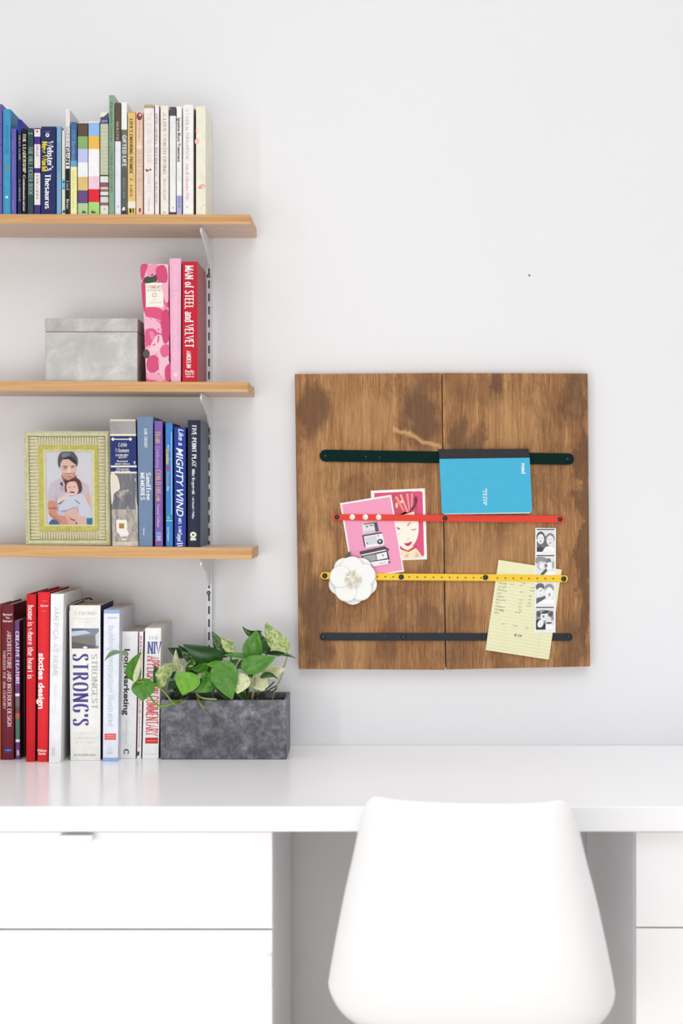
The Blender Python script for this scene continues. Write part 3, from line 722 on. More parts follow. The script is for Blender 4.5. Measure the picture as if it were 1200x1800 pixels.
for i, y0 in enumerate((92, 505, 915, 1325)):
    x0 = 118 - i * 4; x1 = x0 + 280
    lay += [((226, 226, 226), [(x0, y0), (x1, y0), (x1, y0 + 355), (x0, y0 + 355)], False), ((68, 68, 70), [(x0, y0 - 3), (x1, y0 - 3), (x1, y0 + 13), (x0, y0 + 13)], False)]
    if i == 0:
        lay += [((112, 112, 114), [(x0, y0 + 200), (x0 + 150, y0 + 100), (x0 + 200, y0 + 260), (x0 + 90, y0 + 355), (x0, y0 + 355)], False), ((70, 70, 74), [(x0, y0 + 300), (x0 + 50, y0 + 270), (x0 + 110, y0 + 300), (x0 + 80, y0 + 358), (x0, y0 + 358)], False)]
        lay += head(x0 + 62, y0 + 145, 58, 88, 1) + head(x0 + 212, y0 + 170, 62, 90, 1, hc=(140, 140, 140)) + [((246, 246, 246), [(x0 + 90, y0 + 355), (x0 + 140, y0 + 280), (x0 + 210, y0 + 268), (x1, y0 + 300), (x1, y0 + 358), (x0 + 85, y0 + 358)], False)]
    elif i == 1:
        lay += [((150, 150, 152), [(x0, y0 + 30), (x0 + 130, y0 + 30), (x0 + 140, y0 + 100), (x0, y0 + 130)], True), ((190, 190, 190), ell(x0 + 70, y0 + 160, 66, 70), False), ((236, 236, 236), ell(x0 + 84, y0 + 165, 40, 58), False), ((96, 96, 98), [(x0 + 60, y0 + 300), (x0 + 150, y0 + 200), (x0 + 180, y0 + 240), (x0 + 90, y0 + 330)], False),
                ((128, 128, 130), ell(x0 + 185, y0 + 90, 46, 44), False), ((240, 240, 240), ell(x0 + 200, y0 + 180, 52, 72), False), ((120, 120, 120), ell(x0 + 150, y0 + 165, 22, 30), False), ((172, 172, 172), ell(x0 + 262, y0 + 150, 20, 60), False), ((246, 246, 246), [(x0 + 100, y0 + 355), (x0 + 150, y0 + 265), (x1, y0 + 250), (x1, y0 + 355)], False)]
    elif i == 2:
        lay += [((106, 106, 108), ell(x0 + 60, y0 + 90, 70, 60), False), ((238, 238, 238), ell(x0 + 62, y0 + 175, 54, 76, rot=.2), False), ((130, 130, 130), ell(x0 + 75, y0 + 150, 26, 7, 10, -.5), False), ((168, 168, 168), ell(x0 + 68, y0 + 215, 16, 6), False), ((100, 100, 104), [(x0, y0 + 270), (x0 + 150, y0 + 230), (x0 + 140, y0 + 275), (x0, y0 + 360)], False),
                ((150, 150, 150), ell(x0 + 205, y0 + 110, 74, 70), False), ((242, 242, 242), ell(x0 + 205, y0 + 190, 64, 96), False), ((120, 120, 120), ell(x0 + 208, y0 + 215, 20, 28), False), ((210, 210, 210), ell(x0 + 208, y0 + 216, 11, 17), False), ((248, 248, 248), [(x0, y0 + 360), (x0 + 150, y0 + 285), (x1, y0 + 290), (x1, y0 + 360)], False)]
    else:
        lay += [((150, 150, 152), [(x0, y0 + 60), (x0 + 120, y0 + 40), (x0 + 270, y0 + 60), (x1, y0 + 200), (x0 + 180, y0 + 250), (x0, y0 + 220)], False), ((60, 60, 64), [(x0, y0 + 200), (x0 + 70, y0 + 190), (x0 + 150, y0 + 260), (x0 + 150, y0 + 356), (x0, y0 + 356)], False), ((236, 236, 236), ell(x0 + 72, y0 + 260, 46, 66, rot=.4), False), ((232, 232, 232), ell(x0 + 130, y0 + 150, 60, 64, rot=.6), False), ((70, 70, 74), ell(x0 + 150, y0 + 80, 60, 22, rot=-.3), False), ((84, 84, 88), ell(x0 + 40, y0 + 110, 30, 44), False), ((110, 110, 112), ell(x0 + 118, y0 + 148, 14, 18), False), ((226, 226, 226), ell(x0 + 195, y0 + 200, 48, 54), False), ((80, 80, 84), ell(x0 + 205, y0 + 250, 50, 13), False), ((90, 90, 94), ell(x0 + 235, y0 + 110, 32, 44, rot=.5), False), ((246, 246, 246), [(x0 + 155, y0 + 356), (x0 + 160, y0 + 275), (x1, y0 + 280), (x1, y0 + 356)], False)]
art('pictures', lay, st, sf, step=0.000018, rough=0.35)
# flower
fl = thing('fabric_flower', P(620, 1019, DB + 0.008), 'white five petalled felt flower with a beaded centre, clipped on the yellow strap', 'flower')
def petal(a, cr, rad, d, tilt, m):
    bm = bmesh.new(); NR, NA = 6, 28; c_ = None; g_ = []
    cx_, cy_ = 620 + cr * math.cos(a), 1019.5 + cr * math.sin(a)
    def lift(x, y):
        q = math.hypot(x - 620, y - 1019.5) / 44; e = math.hypot(x - cx_, y - cy_) / rad
        return tilt * q + 0.0012 * e * e - 0.0026 * max(0, e - .72)
    top = bm.verts.new(P(cx_, cy_, d + lift(cx_, cy_)))
    for i in range(1, NR + 1):
        ring = []
        for k in range(NA):
            t = 2 * math.pi * k / NA; r = rad * i / NR
            u, v = r * math.cos(t), r * math.sin(t) * 1.04
            x, y = cx_ + u * math.cos(a) - v * math.sin(a), cy_ + u * math.sin(a) + v * math.cos(a)
            ring.append(bm.verts.new(P(x, y, d + lift(x, y))))
        g_.append(ring)
    for k in range(NA): bm.faces.new((top, g_[0][k], g_[0][(k + 1) % NA]))
    for r0, r1 in zip(g_, g_[1:]):
        for k in range(NA): bm.faces.new((r0[k], r1[k], r1[(k + 1) % NA], r0[(k + 1) % NA]))
    o = obj('petal', bm, m, fl, smooth=True)
    md = o.modifiers.new('thickness', 'SOLIDIFY'); md.thickness = 0.0011
M_FELT = mat((246, 246, 243), 0.8, 0, 0.02, 0.15, 300)
for k_ in range(5):
    petal(math.radians(-54 + 72 * k_), 26, 17.6, DB + 0.0085, 0.0012, M_FELT)
for k_ in range(5):
    petal(math.radians(-94 + 72 * k_), 22.2, 19.2, DB + 0.0118 + 0.0004 * k_, 0.0026, M_FELT)
bm = bmesh.new(); r_ = random.Random(5)
dome(bm, P(620, 1019, DB + 0.0125), 0.0085, 0.004, 16, 4)
for i in range(90):
    a = r_.uniform(0, 6.28); rr = 16 * math.sqrt(r_.random())
    p0 = P(620 + rr * .4 * math.cos(a), 1019 + rr * .4 * math.sin(a), DB + 0.012); p1 = P(620 + rr * math.cos(a), 1019 + rr * math.sin(a), DB + 0.0165 + 0.003 * (1 - rr / 16))
    tube(bm, [p0, p1], [0.0003, 0.0004], 5)
    bmesh.ops.create_icosphere(bm, subdivisions=1, radius=0.0013, matrix=Matrix.Translation(p1))
obj('stamens', bm, mat((240, 234, 216), 0.45, 0, 0.06), fl, smooth=True)
bm = bmesh.new(); prism(bm, [P(x, y, DB + 0.0068) for x, y in ((609, 973), (615, 969), (622, 1008), (612, 1010))], (0, 0.0012, 0)); obj('clip', bm, M_BLACK, fl)
# nail marks in the wall
bm = bmesh.new(); dome(bm, P(930, 484, 0.0003), 0.0018, 0.002); tag(obj('wall_nail', bm, mat((96, 88, 84), 0.5), smooth=True, loc=P(930, 484, 0)), 'tiny dark nail in the bare wall above the board', 'nail')

# ------------------------------------------------------------------ books
PAGE = (228, 220, 200)
def book(label, quad, d, depth, zb, rgb, bands=(), texts=(), hard=False, side=None, pages=PAGE, group=None, rough=0.5, cover=None, wear=0.05, kind='book'):
    """quad: (xtl, xtr, ytop, xbr, xbl, ybottom) of the spine in photo px, spine at distance d from the wall"""
    xtl, xtr, yt, xbr, xbl, yb = quad
    g_ = 0.0006 if hard else 0.00045
    TL, TR = P(xtl, yt, d), P(xtr, yt, d)
    BLc, BR = P(xbl, yb, d), P(xbr, yb, d)
    xm = (BLc.x + BR.x) / 2
    z0 = (zb(xm) if callable(zb) else zb) + 0.0003
    BLc.z = BR.z = z0
    TL.x += g_; BLc.x += g_; TR.x -= g_; BR.x -= g_
    root = thing(kind, (xm, -d + depth / 2, z0), label, 'book', group)
    bul = (0.0022 if hard else 0.0004) * min(1, (TR.x - TL.x) / 0.02)
    th = 0.0024 if hard else 0.0006
    th = min(th, (TR.x - TL.x) * 0.2)
    vs_ = [0.0]; cols = []; edges = sorted(bands)
    H = yb - yt; cur = yt; mats = [cover or mat(rgb, rough, 0, wear, 0.2)]; NS = 6
    if side is not None: mats.append(mat(side, rough, 0, wear, 0.2))
    rows = []
    for (a, b, c) in edges:
        a = max(a, yt); b = min(b, yb)
        if a > cur + 0.05: rows.append((cur, a, 0))
        m = c if not isinstance(c, tuple) else mat(c, rough, 0, wear, 0.2)
        if m not in mats: mats.append(m)
        rows.append((a, b, mats.index(m))); cur = b
    if cur < yb - 0.05: rows.append((cur, yb, 0))
    bm = bmesh.new()
    def ring(py):
        v = (py - yt) / H
        L = TL.lerp(BLc, v); R = TR.lerp(BR, v); out = []
        for i in range(NS + 1):
            u = i / NS; p = L.lerp(R, u); p.y = -d - bul * (1 - (2 * u - 1) ** 2); out.append(p)
        W = R.x - L.x
        out.append(Vector((R.x, -d + depth, R.z))); out.append(Vector((R.x - th, -d + depth, R.z))); out.append(Vector((R.x - th, -d + th, R.z)))
        out.append(Vector((L.x + th, -d + th, R.z))); out.append(Vector((L.x + th, -d + depth, R.z))); out.append(Vector((L.x, -d + depth, R.z)))
        return [bm.verts.new(p) for p in out]
    first = None; prev = None
    for (a, b, mi) in rows:
        r0 = ring(a) if prev is None else prev
        if first is None: first = r0
        r1 = ring(b); n = len(r0)
        for i in range(n):
            f = bm.faces.new((r0[i], r0[(i + 1) % n], r1[(i + 1) % n], r1[i]))
            f.material_index = mi
            if side is not None and i >= NS: f.material_index = 1
        prev = r1
    def cap(r, mi):
        a = r[:NS + 1]; o1, i1, i2, i3, i4, o2 = r[NS + 1:]
        for f in ((a[0], *a[1:], i2, i3), (a[-1], o1, i1, i2), (a[0], i3, i4, o2)): bm.faces.new(f).material_index = mi
    cap(first, rows[0][2]); cap(prev, rows[-1][2])
    cov = obj('cover', bm, mats, root)
    ins = 0.003 if hard else 0.0004
    bm = bmesh.new(); vv = []
    tl, tr = TL.lerp(BLc, ins / max(TL.z - z0, .01)), TR.lerp(BR, ins / max(TL.z - z0, .01))
    lo = 0.002 if hard else 0.0002
    for (L, R) in ((BLc + Vector((0, 0, lo)), BR + Vector((0, 0, lo))), (tl, tr)):
        for x, y in ((L.x + th * 1.05, -d + th * 1.1 + (0.001 if hard else 0)), (R.x - th * 1.05, -d + th * 1.1 + (0.001 if hard else 0)), (R.x - th * 1.05, -d + depth - ins), (L.x + th * 1.05, -d + depth - ins)):
            vv.append(bm.verts.new((x, y, L.z)))
    for f in ((3, 2, 1, 0), (4, 5, 6, 7), (0, 1, 5, 4), (1, 2, 6, 5), (2, 3, 7, 6), (3, 0, 4, 7)): bm.faces.new([vv[i] for i in f])
    obj('pages', bm, page_mat(pages), root)
    cl = lambda py: (xtl + xtr) / 2 + ((xbl + xbr) / 2 - (xtl + xtr) / 2) * (py - yt) / H
    wd = lambda py: (xtr - xtl) + ((xbr - xbl) - (xtr - xtl)) * (py - yt) / H
    ymid = (yt + yb) / 2
    def fn(px, py, e=0.00025):
        x = px + cl(py) - cl(ymid); u = max(-1, min(1, 2 * (x - cl(py)) / wd(py)))
        return P(x, py, d + bul * (1 - u * u) + e)
    CU = 6 if hard else 3
    for t in texts:
        if t[0] == 'v': text_on(t[1], t[2], cov, fn, t[3], t[4], t[5] if len(t) > 5 else 'serif', cuts=CU)
        elif t[0] == 'h': text_on(t[1], t[2], cov, fn, t[3], t[4], t[5] if len(t) > 5 else 'serif', vert=False, cuts=CU)
        elif t[0] == 'p':                                             # printed patches: (name, [(rgb, pts, smooth)...])
            for grp in clusters(t[2]): art(t[1], grp, cov, lambda a, b, l: fn(a, b, 0.00012 + l), rough=rough, step=0.00003, cuts=CU)
    return root, cov, fn
def clusters(shapes):
    """prints that do not touch become marks of their own"""
    bb = lambda s: (min(p[0] for p in s[1]), min(p[1] for p in s[1]), max(p[0] for p in s[1]), max(p[1] for p in s[1]))
    out = []
    for s in shapes:
        b = bb(s); hit = []
        for g in out:
            if any(b[0] < q[2] + .3 and q[0] < b[2] + .3 and b[1] < q[3] + .3 and q[1] < b[3] + .3 for q in map(bb, g)): hit.append(g)
        if not hit: out.append([s]); continue
        hit[0].append(s)
        for g in hit[1:]: hit[0].extend(g); out.remove(g)
    return out
_pm = {}
def page_mat(rgb):
    if rgb not in _pm:
        n = Nodes('page_block', 0.8, 0.15); s = n.noise(n.map((900, 6, 6)), 1.0, 3)
        n.color(n.ramp(s, [(0.35, tuple(int(v * 0.86) for v in rgb)), (0.65, rgb)])); _pm[rgb] = n.m
    return _pm[rgb]
R4 = lambda x0, y0, x1, y1: [(x0, y0), (x1, y0), (x1, y1), (x0, y1)]
W_ = (240, 240, 240)

# --- top shelf
G1 = 'books on the top shelf'; D1 = DF - 0.008
def b1(label, x0, x1, yt, rgb, depth=0.125, d=D1, **kw):
    return book(label, (x0, x1, yt, x1, x0, 376), d, depth, SH1, rgb, group=G1, **kw)
b1('tall violet book at the left edge of the picture on the top shelf', -13, 4, 183, (112, 96, 168), 0.14, hard=True, texts=[('p', 'spine_line', [((70, 56, 120), R4(-12, 218, 3.6, 219), False), ((70, 56, 120), R4(-12, 254, 3.6, 255), False), ((70, 56, 120), R4(-12, 324, 3.6, 325), False)])])
b1('tall bright blue book with a white dot low on its spine', 4.8, 19, 192, (66, 152, 198), 0.135, hard=True, side=(60, 130, 160), texts=[('v', 'title', 'DEEPER WATERS', (12, 220, 272, 5), (50, 110, 170), 'thin'), ('p', 'emblem', [((150, 130, 110), ell(11.5, 296, 2, 6.5), False), ((225, 235, 240), ell(12, 346.5, 2.2, 2.2), False)]), ('v', 'publisher', 'PRESS', (12, 353, 370, 3.4), (120, 180, 210), 'thin')])
b1('short slim lilac book between the bright blue and royal blue books', 19.6, 29, 226, (104, 96, 172), 0.11, d=D1 - .002, side=(52, 44, 96), texts=[('v', 'title', 'QUIET STRENGTH', (22.5, 246, 312, 4), (140, 140, 200), 'thin'), ('v', 'publisher', 'PRESS', (22.5, 352, 370, 3), (160, 160, 210), 'thin')])
b1('thin royal blue paperback with olive lettering', 31, 37.5, 210, (44, 52, 160), 0.12, bands=[(233, 374, (34, 40, 92))], texts=[('v', 'title', 'GRACE ALONE', (34.5, 238, 282, 3), (150, 160, 140), 'bold'), ('v', 'author_name', 'A WRITER', (34.5, 316, 354, 2.6), (150, 160, 140), 'bold')])
b1('black book with cream capitals beside the royal blue paperback', 38, 47, 226, (28, 28, 44), 0.13, hard=True, pages=(206, 200, 160), texts=[('v', 'title', 'THE LEADERSHIP', (42.8, 235, 304, 5.2), (226, 214, 170), 'bold'), ('v', 'author_name', 'Communicator', (42.4, 308, 372, 4), (226, 214, 180), 'bold')])
b1('dark green book with pale green capitals', 48, 59, 225.5, (52, 76, 80), 0.12, hard=True, texts=[('v', 'title', 'THE HILL FICKER BOOK', (53.8, 258, 343, 7.5), (138, 164, 152), 'bold'), ('h', 'mark', 'a a', (50, 57, 234, 3), (200, 206, 206), 'heavy')])
b1('purple book with two long white label panels', 60, 71, 225, (72, 50, 128), 0.12, bands=[(227, 240, (238, 226, 232)), (253.5, 295, (234, 226, 226)), (303.5, 359, (234, 228, 224))], texts=[('p', 'emblem', [((205, 60, 80), ell(65.5, 231, 1.6, 2.4), False)]), ('v', 'title', 'GRACE', (65.5, 256, 276, 3.6), (120, 112, 130)), ('v', 'author_name', 'LUCADO', (65.5, 308, 350, 3.6), (130, 122, 136))])
b1('wide navy thesaurus with white and yellow lettering', 72, 98.5, 222.5, (40, 48, 96), 0.125, side=(24, 30, 60), texts=[('h', 'mark', 'SECOND', (79, 88, 231.5, 2), (180, 180, 200), 'thin'), ('p', 'emblem', [((236, 236, 240), ell(83.4, 237.5, 3.3, 3.6), False), ((40, 48, 96), ell(83.4, 237.3, 1.2, 1.8), False)]), ('v', 'title', "Webster's", (88.4, 249, 300, 10), (246, 246, 246), 'bold'), ('v', 'title', 'New World', (78.4, 249, 301, 9), (246, 226, 40), 'bold'), ('v', 'title', 'Thesaurus', (84, 306, 367, 9.5), (246, 246, 246), 'bold')])
b1('slim sky blue book right of the navy thesaurus', 99.2, 108, 222, (126, 168, 204), 0.12, hard=True, texts=[('v', 'title', 'SEARCHING', (103.5, 250, 304, 4.2), (92, 138, 178), 'thin')])
b1('slim pale cream booklet with a turquoise fish mark', 108.6, 114.4, 229, (222, 222, 200), 0.115, d=D1 - 0.001, texts=[('p', 'emblem', [((100, 200, 220), R4(109.5, 315, 114, 333), False), ((30, 60, 80), ell(112, 320, 1.6, 2), False), ((30, 60, 80), ell(112, 331, 1.2, 1.3), False), ((30, 30, 34), [(109.5, 374), (112, 368), (114, 371), (114, 374)], False)])])
b1('tall white over black paperback with shaded capitals', 115, 123, 192.5, (228, 226, 230), 0.13, bands=[(295.5, 376, (34, 34, 40))], side=(214, 212, 216), texts=[('v', 'title', 'SAVED BY', (118.8, 222, 256, 5.4), (150, 148, 154), 'serif'), ('v', 'title', 'GIANT', (118.8, 258, 294, 5.6), (40, 40, 40), 'bold'), ('v', 'author_name', 'Lord', (119, 318, 334, 4), (190, 190, 190), 'serif'), ('v', 'publisher', 'Inc', (119, 350, 368, 4), (220, 220, 220), 'serif')])
b1('blue over pale yellow paperback', 124, 135.2, 214.5, (238, 236, 170), 0.12, bands=[(214.5, 282, (70, 106, 152)), (282, 292.5, (108, 164, 200))], texts=[('v', 'title', 'LOST Boundaries', (129.5, 229, 282, 5), (160, 190, 210), 'thin'), ('v', 'author_name', 'Cloud and Townsend', (129.4, 300, 366, 4), (190, 184, 120), 'thin')])
b1('colour block book with brown, green, lilac, tan and purple squares', 136.5, 154.5, 215, W_, 0.12, bands=[(215, 216.5, (230, 230, 226)), (216.5, 239.5, (96, 80, 66)), (239.5, 261.5, (136, 172, 108)), (261.5, 285, (190, 196, 234)), (285, 310, (238, 238, 242)), (310, 333.5, (220, 190, 124)), (333.5, 356, (104, 78, 130)), (356, 376, (172, 204, 152))], texts=[('p', 'emblem', [((24, 24, 30), [(144.5, 370), (150, 374.5), (144.5, 374.5)], False), ((24, 24, 30), [(146, 368), (151, 373), (150, 375)], False)])])
b1('colour block book with sky blue, amber, pink and red squares', 155.2, 174.8, 213, W_, 0.12, bands=[(213, 216, (230, 226, 214)), (216, 239, (146, 186, 232)), (239, 261.5, (232, 184, 88)), (261.5, 309, (242, 240, 240)), (309, 331.5, (238, 202, 214)), (331.5, 354, (222, 44, 60)), (354, 376, (166, 212, 122))], texts=[('p', 'emblem', [((24, 24, 30), [(160.5, 370), (167, 374.5), (160.5, 374.5)], False), ((24, 24, 30), [(162, 368), (168, 373), (167, 375)], False)])])
b1('beige book with fine lines above mauve and grey stripes', 176, 190.4, 197, (190, 194, 164), 0.12, bands=[(197, 206, (232, 228, 196)), (206, 217.5, (78, 82, 130))] + [(222 + i * 6.4, 223.2 + i * 6.4, (206, 206, 186)) for i in range(13)] + [(306.5, 309, (70, 64, 74)), (309, 319.5, (226, 230, 220)), (319.5, 327.8, (140, 94, 104)), (327.8, 331.4, (206, 204, 190)), (331.4, 336, (150, 106, 110)), (336, 342, (224, 226, 218)), (342, 344.6, (80, 74, 92)), (344.6, 354.5, (214, 214, 204)), (354.5, 360, (150, 104, 112)), (360, 376, (222, 224, 214))],
   texts=[('p', 'emblem', [((78, 82, 130), [(176.5, 206), (182, 205.4), (187, 201), (189.5, 197.6), (190.2, 206.2)], False), ((190, 186, 180), ell(183.5, 367.5, 2, 2), False)]), ('h', 'title', 'STAY FIT', (178.5, 188.5, 213, 3.4), (200, 200, 220), 'heavy')])
b1('tallest sage green book with dark lettering', 191, 201.6, 167.5, (136, 166, 140), 0.13, hard=True, side=(170, 186, 172), texts=[('v', 'author_name', 'Elizabeth George', (196, 180, 250, 3.6), (80, 108, 88), 'serif'), ('v', 'title', 'A WOMAN AFTER GODS', (196, 256, 338, 4), (92, 122, 96), 'serif')])
b1('brown over pale blue white paperback', 202, 212.4, 180.5, (228, 230, 242), 0.13, bands=[(180.5, 248, (98, 82, 70))], texts=[('v', 'author_name', 'MULLER', (206.4, 214, 246, 4), (186, 178, 166), 'serif'), ('p', 'emblem', [((170, 178, 190), ell(207.6, 363, 1.4, 2.2), False)])])
b1('white topped grey photo cover paperback with white capitals', 213, 223.4, 180, (240, 240, 236), 0.13, bands=[(227.5, 292, (112, 116, 106)), (292, 376, (92, 98, 92))], side=(216, 214, 212), texts=[('v', 'title', 'GIFTED LIFE', (218.6, 238, 293, 6), (246, 246, 244), 'black'), ('v', 'author_name', 'NOUWEN', (218, 312, 348, 3), (180, 184, 176), 'thin'), ('p', 'emblem', [((236, 236, 232), ell(217, 368, 2.4, 4.4, rot=.3), False), ((60, 64, 60), R4(214, 370, 223, 376), False)])])
b1('golden paperback with dark capitals and a white foot', 224.3, 238.4, 196.5, (226, 192, 122), 0.12, bands=[(196.5, 199, (206, 168, 96)), (352.5, 364, (236, 230, 216)), (364, 376, (214, 196, 110))], texts=[('v', 'title', "LOVE'S ENDURING PROMISE", (230.4, 209, 306, 5.4), (84, 66, 34), 'bold'), ('v', 'author_name', 'J. OKE', (230.4, 312, 348, 4.2), (130, 104, 60), 'serif'), ('p', 'emblem', [((30, 30, 30), R4(227.5, 366.5, 231, 374), False), ((30, 30, 30), R4(233, 366.5, 235, 374), False)])])
b1('pale pink paperback with a red disc at its top', 239, 251, 196, (232, 200, 178), 0.12, bands=[(255, 260, (240, 216, 200))], texts=[('p', 'emblem', [((150, 56, 70), ell(245, 204.5, 5, 7), False), ((226, 196, 186), ell(246, 202, 2, 2.6), False), ((150, 56, 70), [(244, 366), (248, 366), (247, 373), (244, 373)], False)]), ('v', 'title', 'ROMANCE', (245, 215, 250, 4), (206, 176, 160)), ('v', 'title', 'SECRET OF BEAUTY', (245, 264, 344, 6), (206, 178, 160))])
b1('wide white book with a tan cap and pale pink capitals', 252.5, 271.3, 184.5, (242, 234, 230), 0.13, hard=True, bands=[(184.5, 190.5, (182, 162, 130))], texts=[('v', 'title', 'THE JESUS I NEVER KNEW', (262, 198, 294, 7.5), (228, 214, 206), 'serif'), ('p', 'emblem', [((120, 70, 40), [(255.5, 297), (260, 298), (261, 301), (257, 302)], False), ((226, 160, 70), [(259, 298), (264, 296.5), (266, 299), (261, 301)], False), ((90, 40, 30), ell(264.5, 298.2, 1.4, 1.6), False)]), ('v', 'author_name', 'YANCEY', (262, 304, 338, 6), (232, 208, 206), 'serif'), ('v', 'publisher', 'Zondervan', (262, 346, 372, 3.2), (190, 190, 186), 'serif')])
b1('slim white paperback with small grey capitals right of the tan capped book', 272, 280, 185, (236, 230, 228), 0.12, texts=[('v', 'title', 'BREAKING INTIMACY', (274.8, 200, 310, 3.6), (170, 160, 158), 'serif'), ('v', 'author_name', 'MORE', (274.8, 320, 360, 2.8), (180, 172, 170), 'serif')], side=(120, 50, 62))
b1('cream white book with wide spaced brown grey capitals', 281.4, 296.6, 186, (238, 232, 222), 0.125, hard=True, texts=[('v', 'title', 'A LOVE WORTH GIVING', (289, 199, 306, 5.4), (176, 164, 150), 'serif'), ('v', 'author_name', 'MAX LUCADO', (289, 314, 352, 4), (190, 180, 166), 'serif'), ('p', 'emblem', [((170, 160, 150), ell(288.5, 373, 1.6, 1.4), False)])])
b1('white book with a charcoal cap and foot', 298, 309.2, 188, (238, 236, 236), 0.12, bands=[(188, 203.5, (84, 80, 86)), (371, 376, (84, 80, 86))], texts=[('v', 'title', 'THE PURPOSE OF HOLINESS', (303.4, 214, 310, 1.6), (190, 184, 186), 'thin'), ('p', 'emblem', [((190, 190, 194), ell(304, 365, 1.4, 1.8), False)])])
b1('white paperback with dark lower case title and a lavender foot', 310, 319.6, 187, (240, 240, 238), 0.12, bands=[(342, 374.5, (176, 176, 218))], texts=[('v', 'title', 'Ignative Blunt Treatment', (314.6, 207, 285, 5.2), (96, 90, 90), 'heavy'), ('v', 'author_name', 'Thea Grant', (314, 297, 318, 2.2), (190, 186, 184), 'thin'), ('v', 'publisher', 'BOOK AID', (315, 346, 366, 3), (120, 118, 158), 'heavy')])
b1('white book with grey capitals above a rose pink author line', 321, 340, 184.5, (243, 240, 239), 0.125, hard=True, texts=[('v', 'title', 'A WALK in THERAPEUTIC', (329, 192, 282, 5), (186, 180, 180), 'serif'), ('v', 'author_name', 'Dan B Allender PhD', (329, 288, 352, 5), (232, 156, 172), 'serif'), ('p', 'emblem', [((216, 216, 216), ell(329, 364, 2.4, 2.4), False)])])
b1('dark red book set back in the gap before the blossom book', 340.8, 343.4, 192, (66, 20, 24), 0.10, d=D1 - 0.018)
rt, cv, fnb = b1('cream book with coral blossoms, last on the top shelf', 344, 361.5, 187, (236, 232, 212), 0.125, texts=[('p', 'blossoms', [((238, 196, 180), ell(346.3, 248, 4, 5.5, rot=.3), False), ((240, 208, 186), ell(346, 230, 2.2, 5), False), ((230, 170, 156), ell(355, 328, 6, 4.2, rot=-.2), False), ((238, 200, 190), ell(357, 328.6, 3, 2.6), False), ((222, 150, 140), ell(350.6, 330, 2.2, 1.8), False), ((206, 206, 180), [(352, 368), (356, 361), (361, 359), (361, 360), (356, 362.4), (352.8, 369)], False)])])

# --- middle shelf: metal box and three books
G2 = 'books on the middle shelf'; D2 = DF - 0.010
def grey_box():
    d = 0.152; dep = 0.115
    a, b = P(79.5, 667, d), P(241.5, 667, d); zt = P(0, 559.5, d).z; zl = P(0, 583, d).z; z0 = SH2((a.x + b.x) / 2) + 0.0004
    root = thing('metal_box', ((a.x + b.x) / 2, -d + dep / 2, z0), 'weathered grey metal box with a lid on the middle shelf', 'box')
    m = galvanised((192, 190, 186), (178, 175, 171), (120, 116, 112), 0.5, 0.9)
    bm = bmesh.new(); box(bm, a.x, b.x, -d, -d + dep, z0, zl - 0.0006); obj('body', bm, m, root, loc=(a.x, -d, z0), bevel=0.0012)
    bm = bmesh.new(); box(bm, a.x + 0.001, b.x - 0.001, -d + .001, -d + dep - .001, zl - 0.0008, zl + 0.0002); obj('seam', bm, mat((52, 50, 48), 0.7), root)
    bm = bmesh.new(); box(bm, a.x - 0.0006, b.x + 0.0006, -d - 0.0006, -d + dep + 0.0006, zl, zt); obj('lid', bm, galvanised((184, 181, 178), (164, 158, 154), (110, 102, 98), 0.5, 0.9), root, loc=(a.x, -d, zl), bevel=0.0012)
grey_box()
def floral():
    n = Nodes('rose_print', 0.4, 0.35)
    v = n.map((1, 1, 1)); a = n.voro(n.map((34, 34, 24)), 1.0); b = n.noise(v, 60, 4, 0.6, 1.0); c = n.noise(v, 30, 3, 0.5, 0.5)
    col = n.ramp(n.math('ADD', n.math('MULTIPLY', a, 0.6), n.math('MULTIPLY', b, 0.6)), [(0.32, (190, 34, 80)), (0.44, (222, 84, 126)), (0.56, (236, 140, 168)), (0.68, (240, 190, 204))])
    col = n.mix(n.ramp(c, [(0.58, 0.0), (0.66, 0.65)]), col, (238, 208, 206)); n.color(col); return n.m
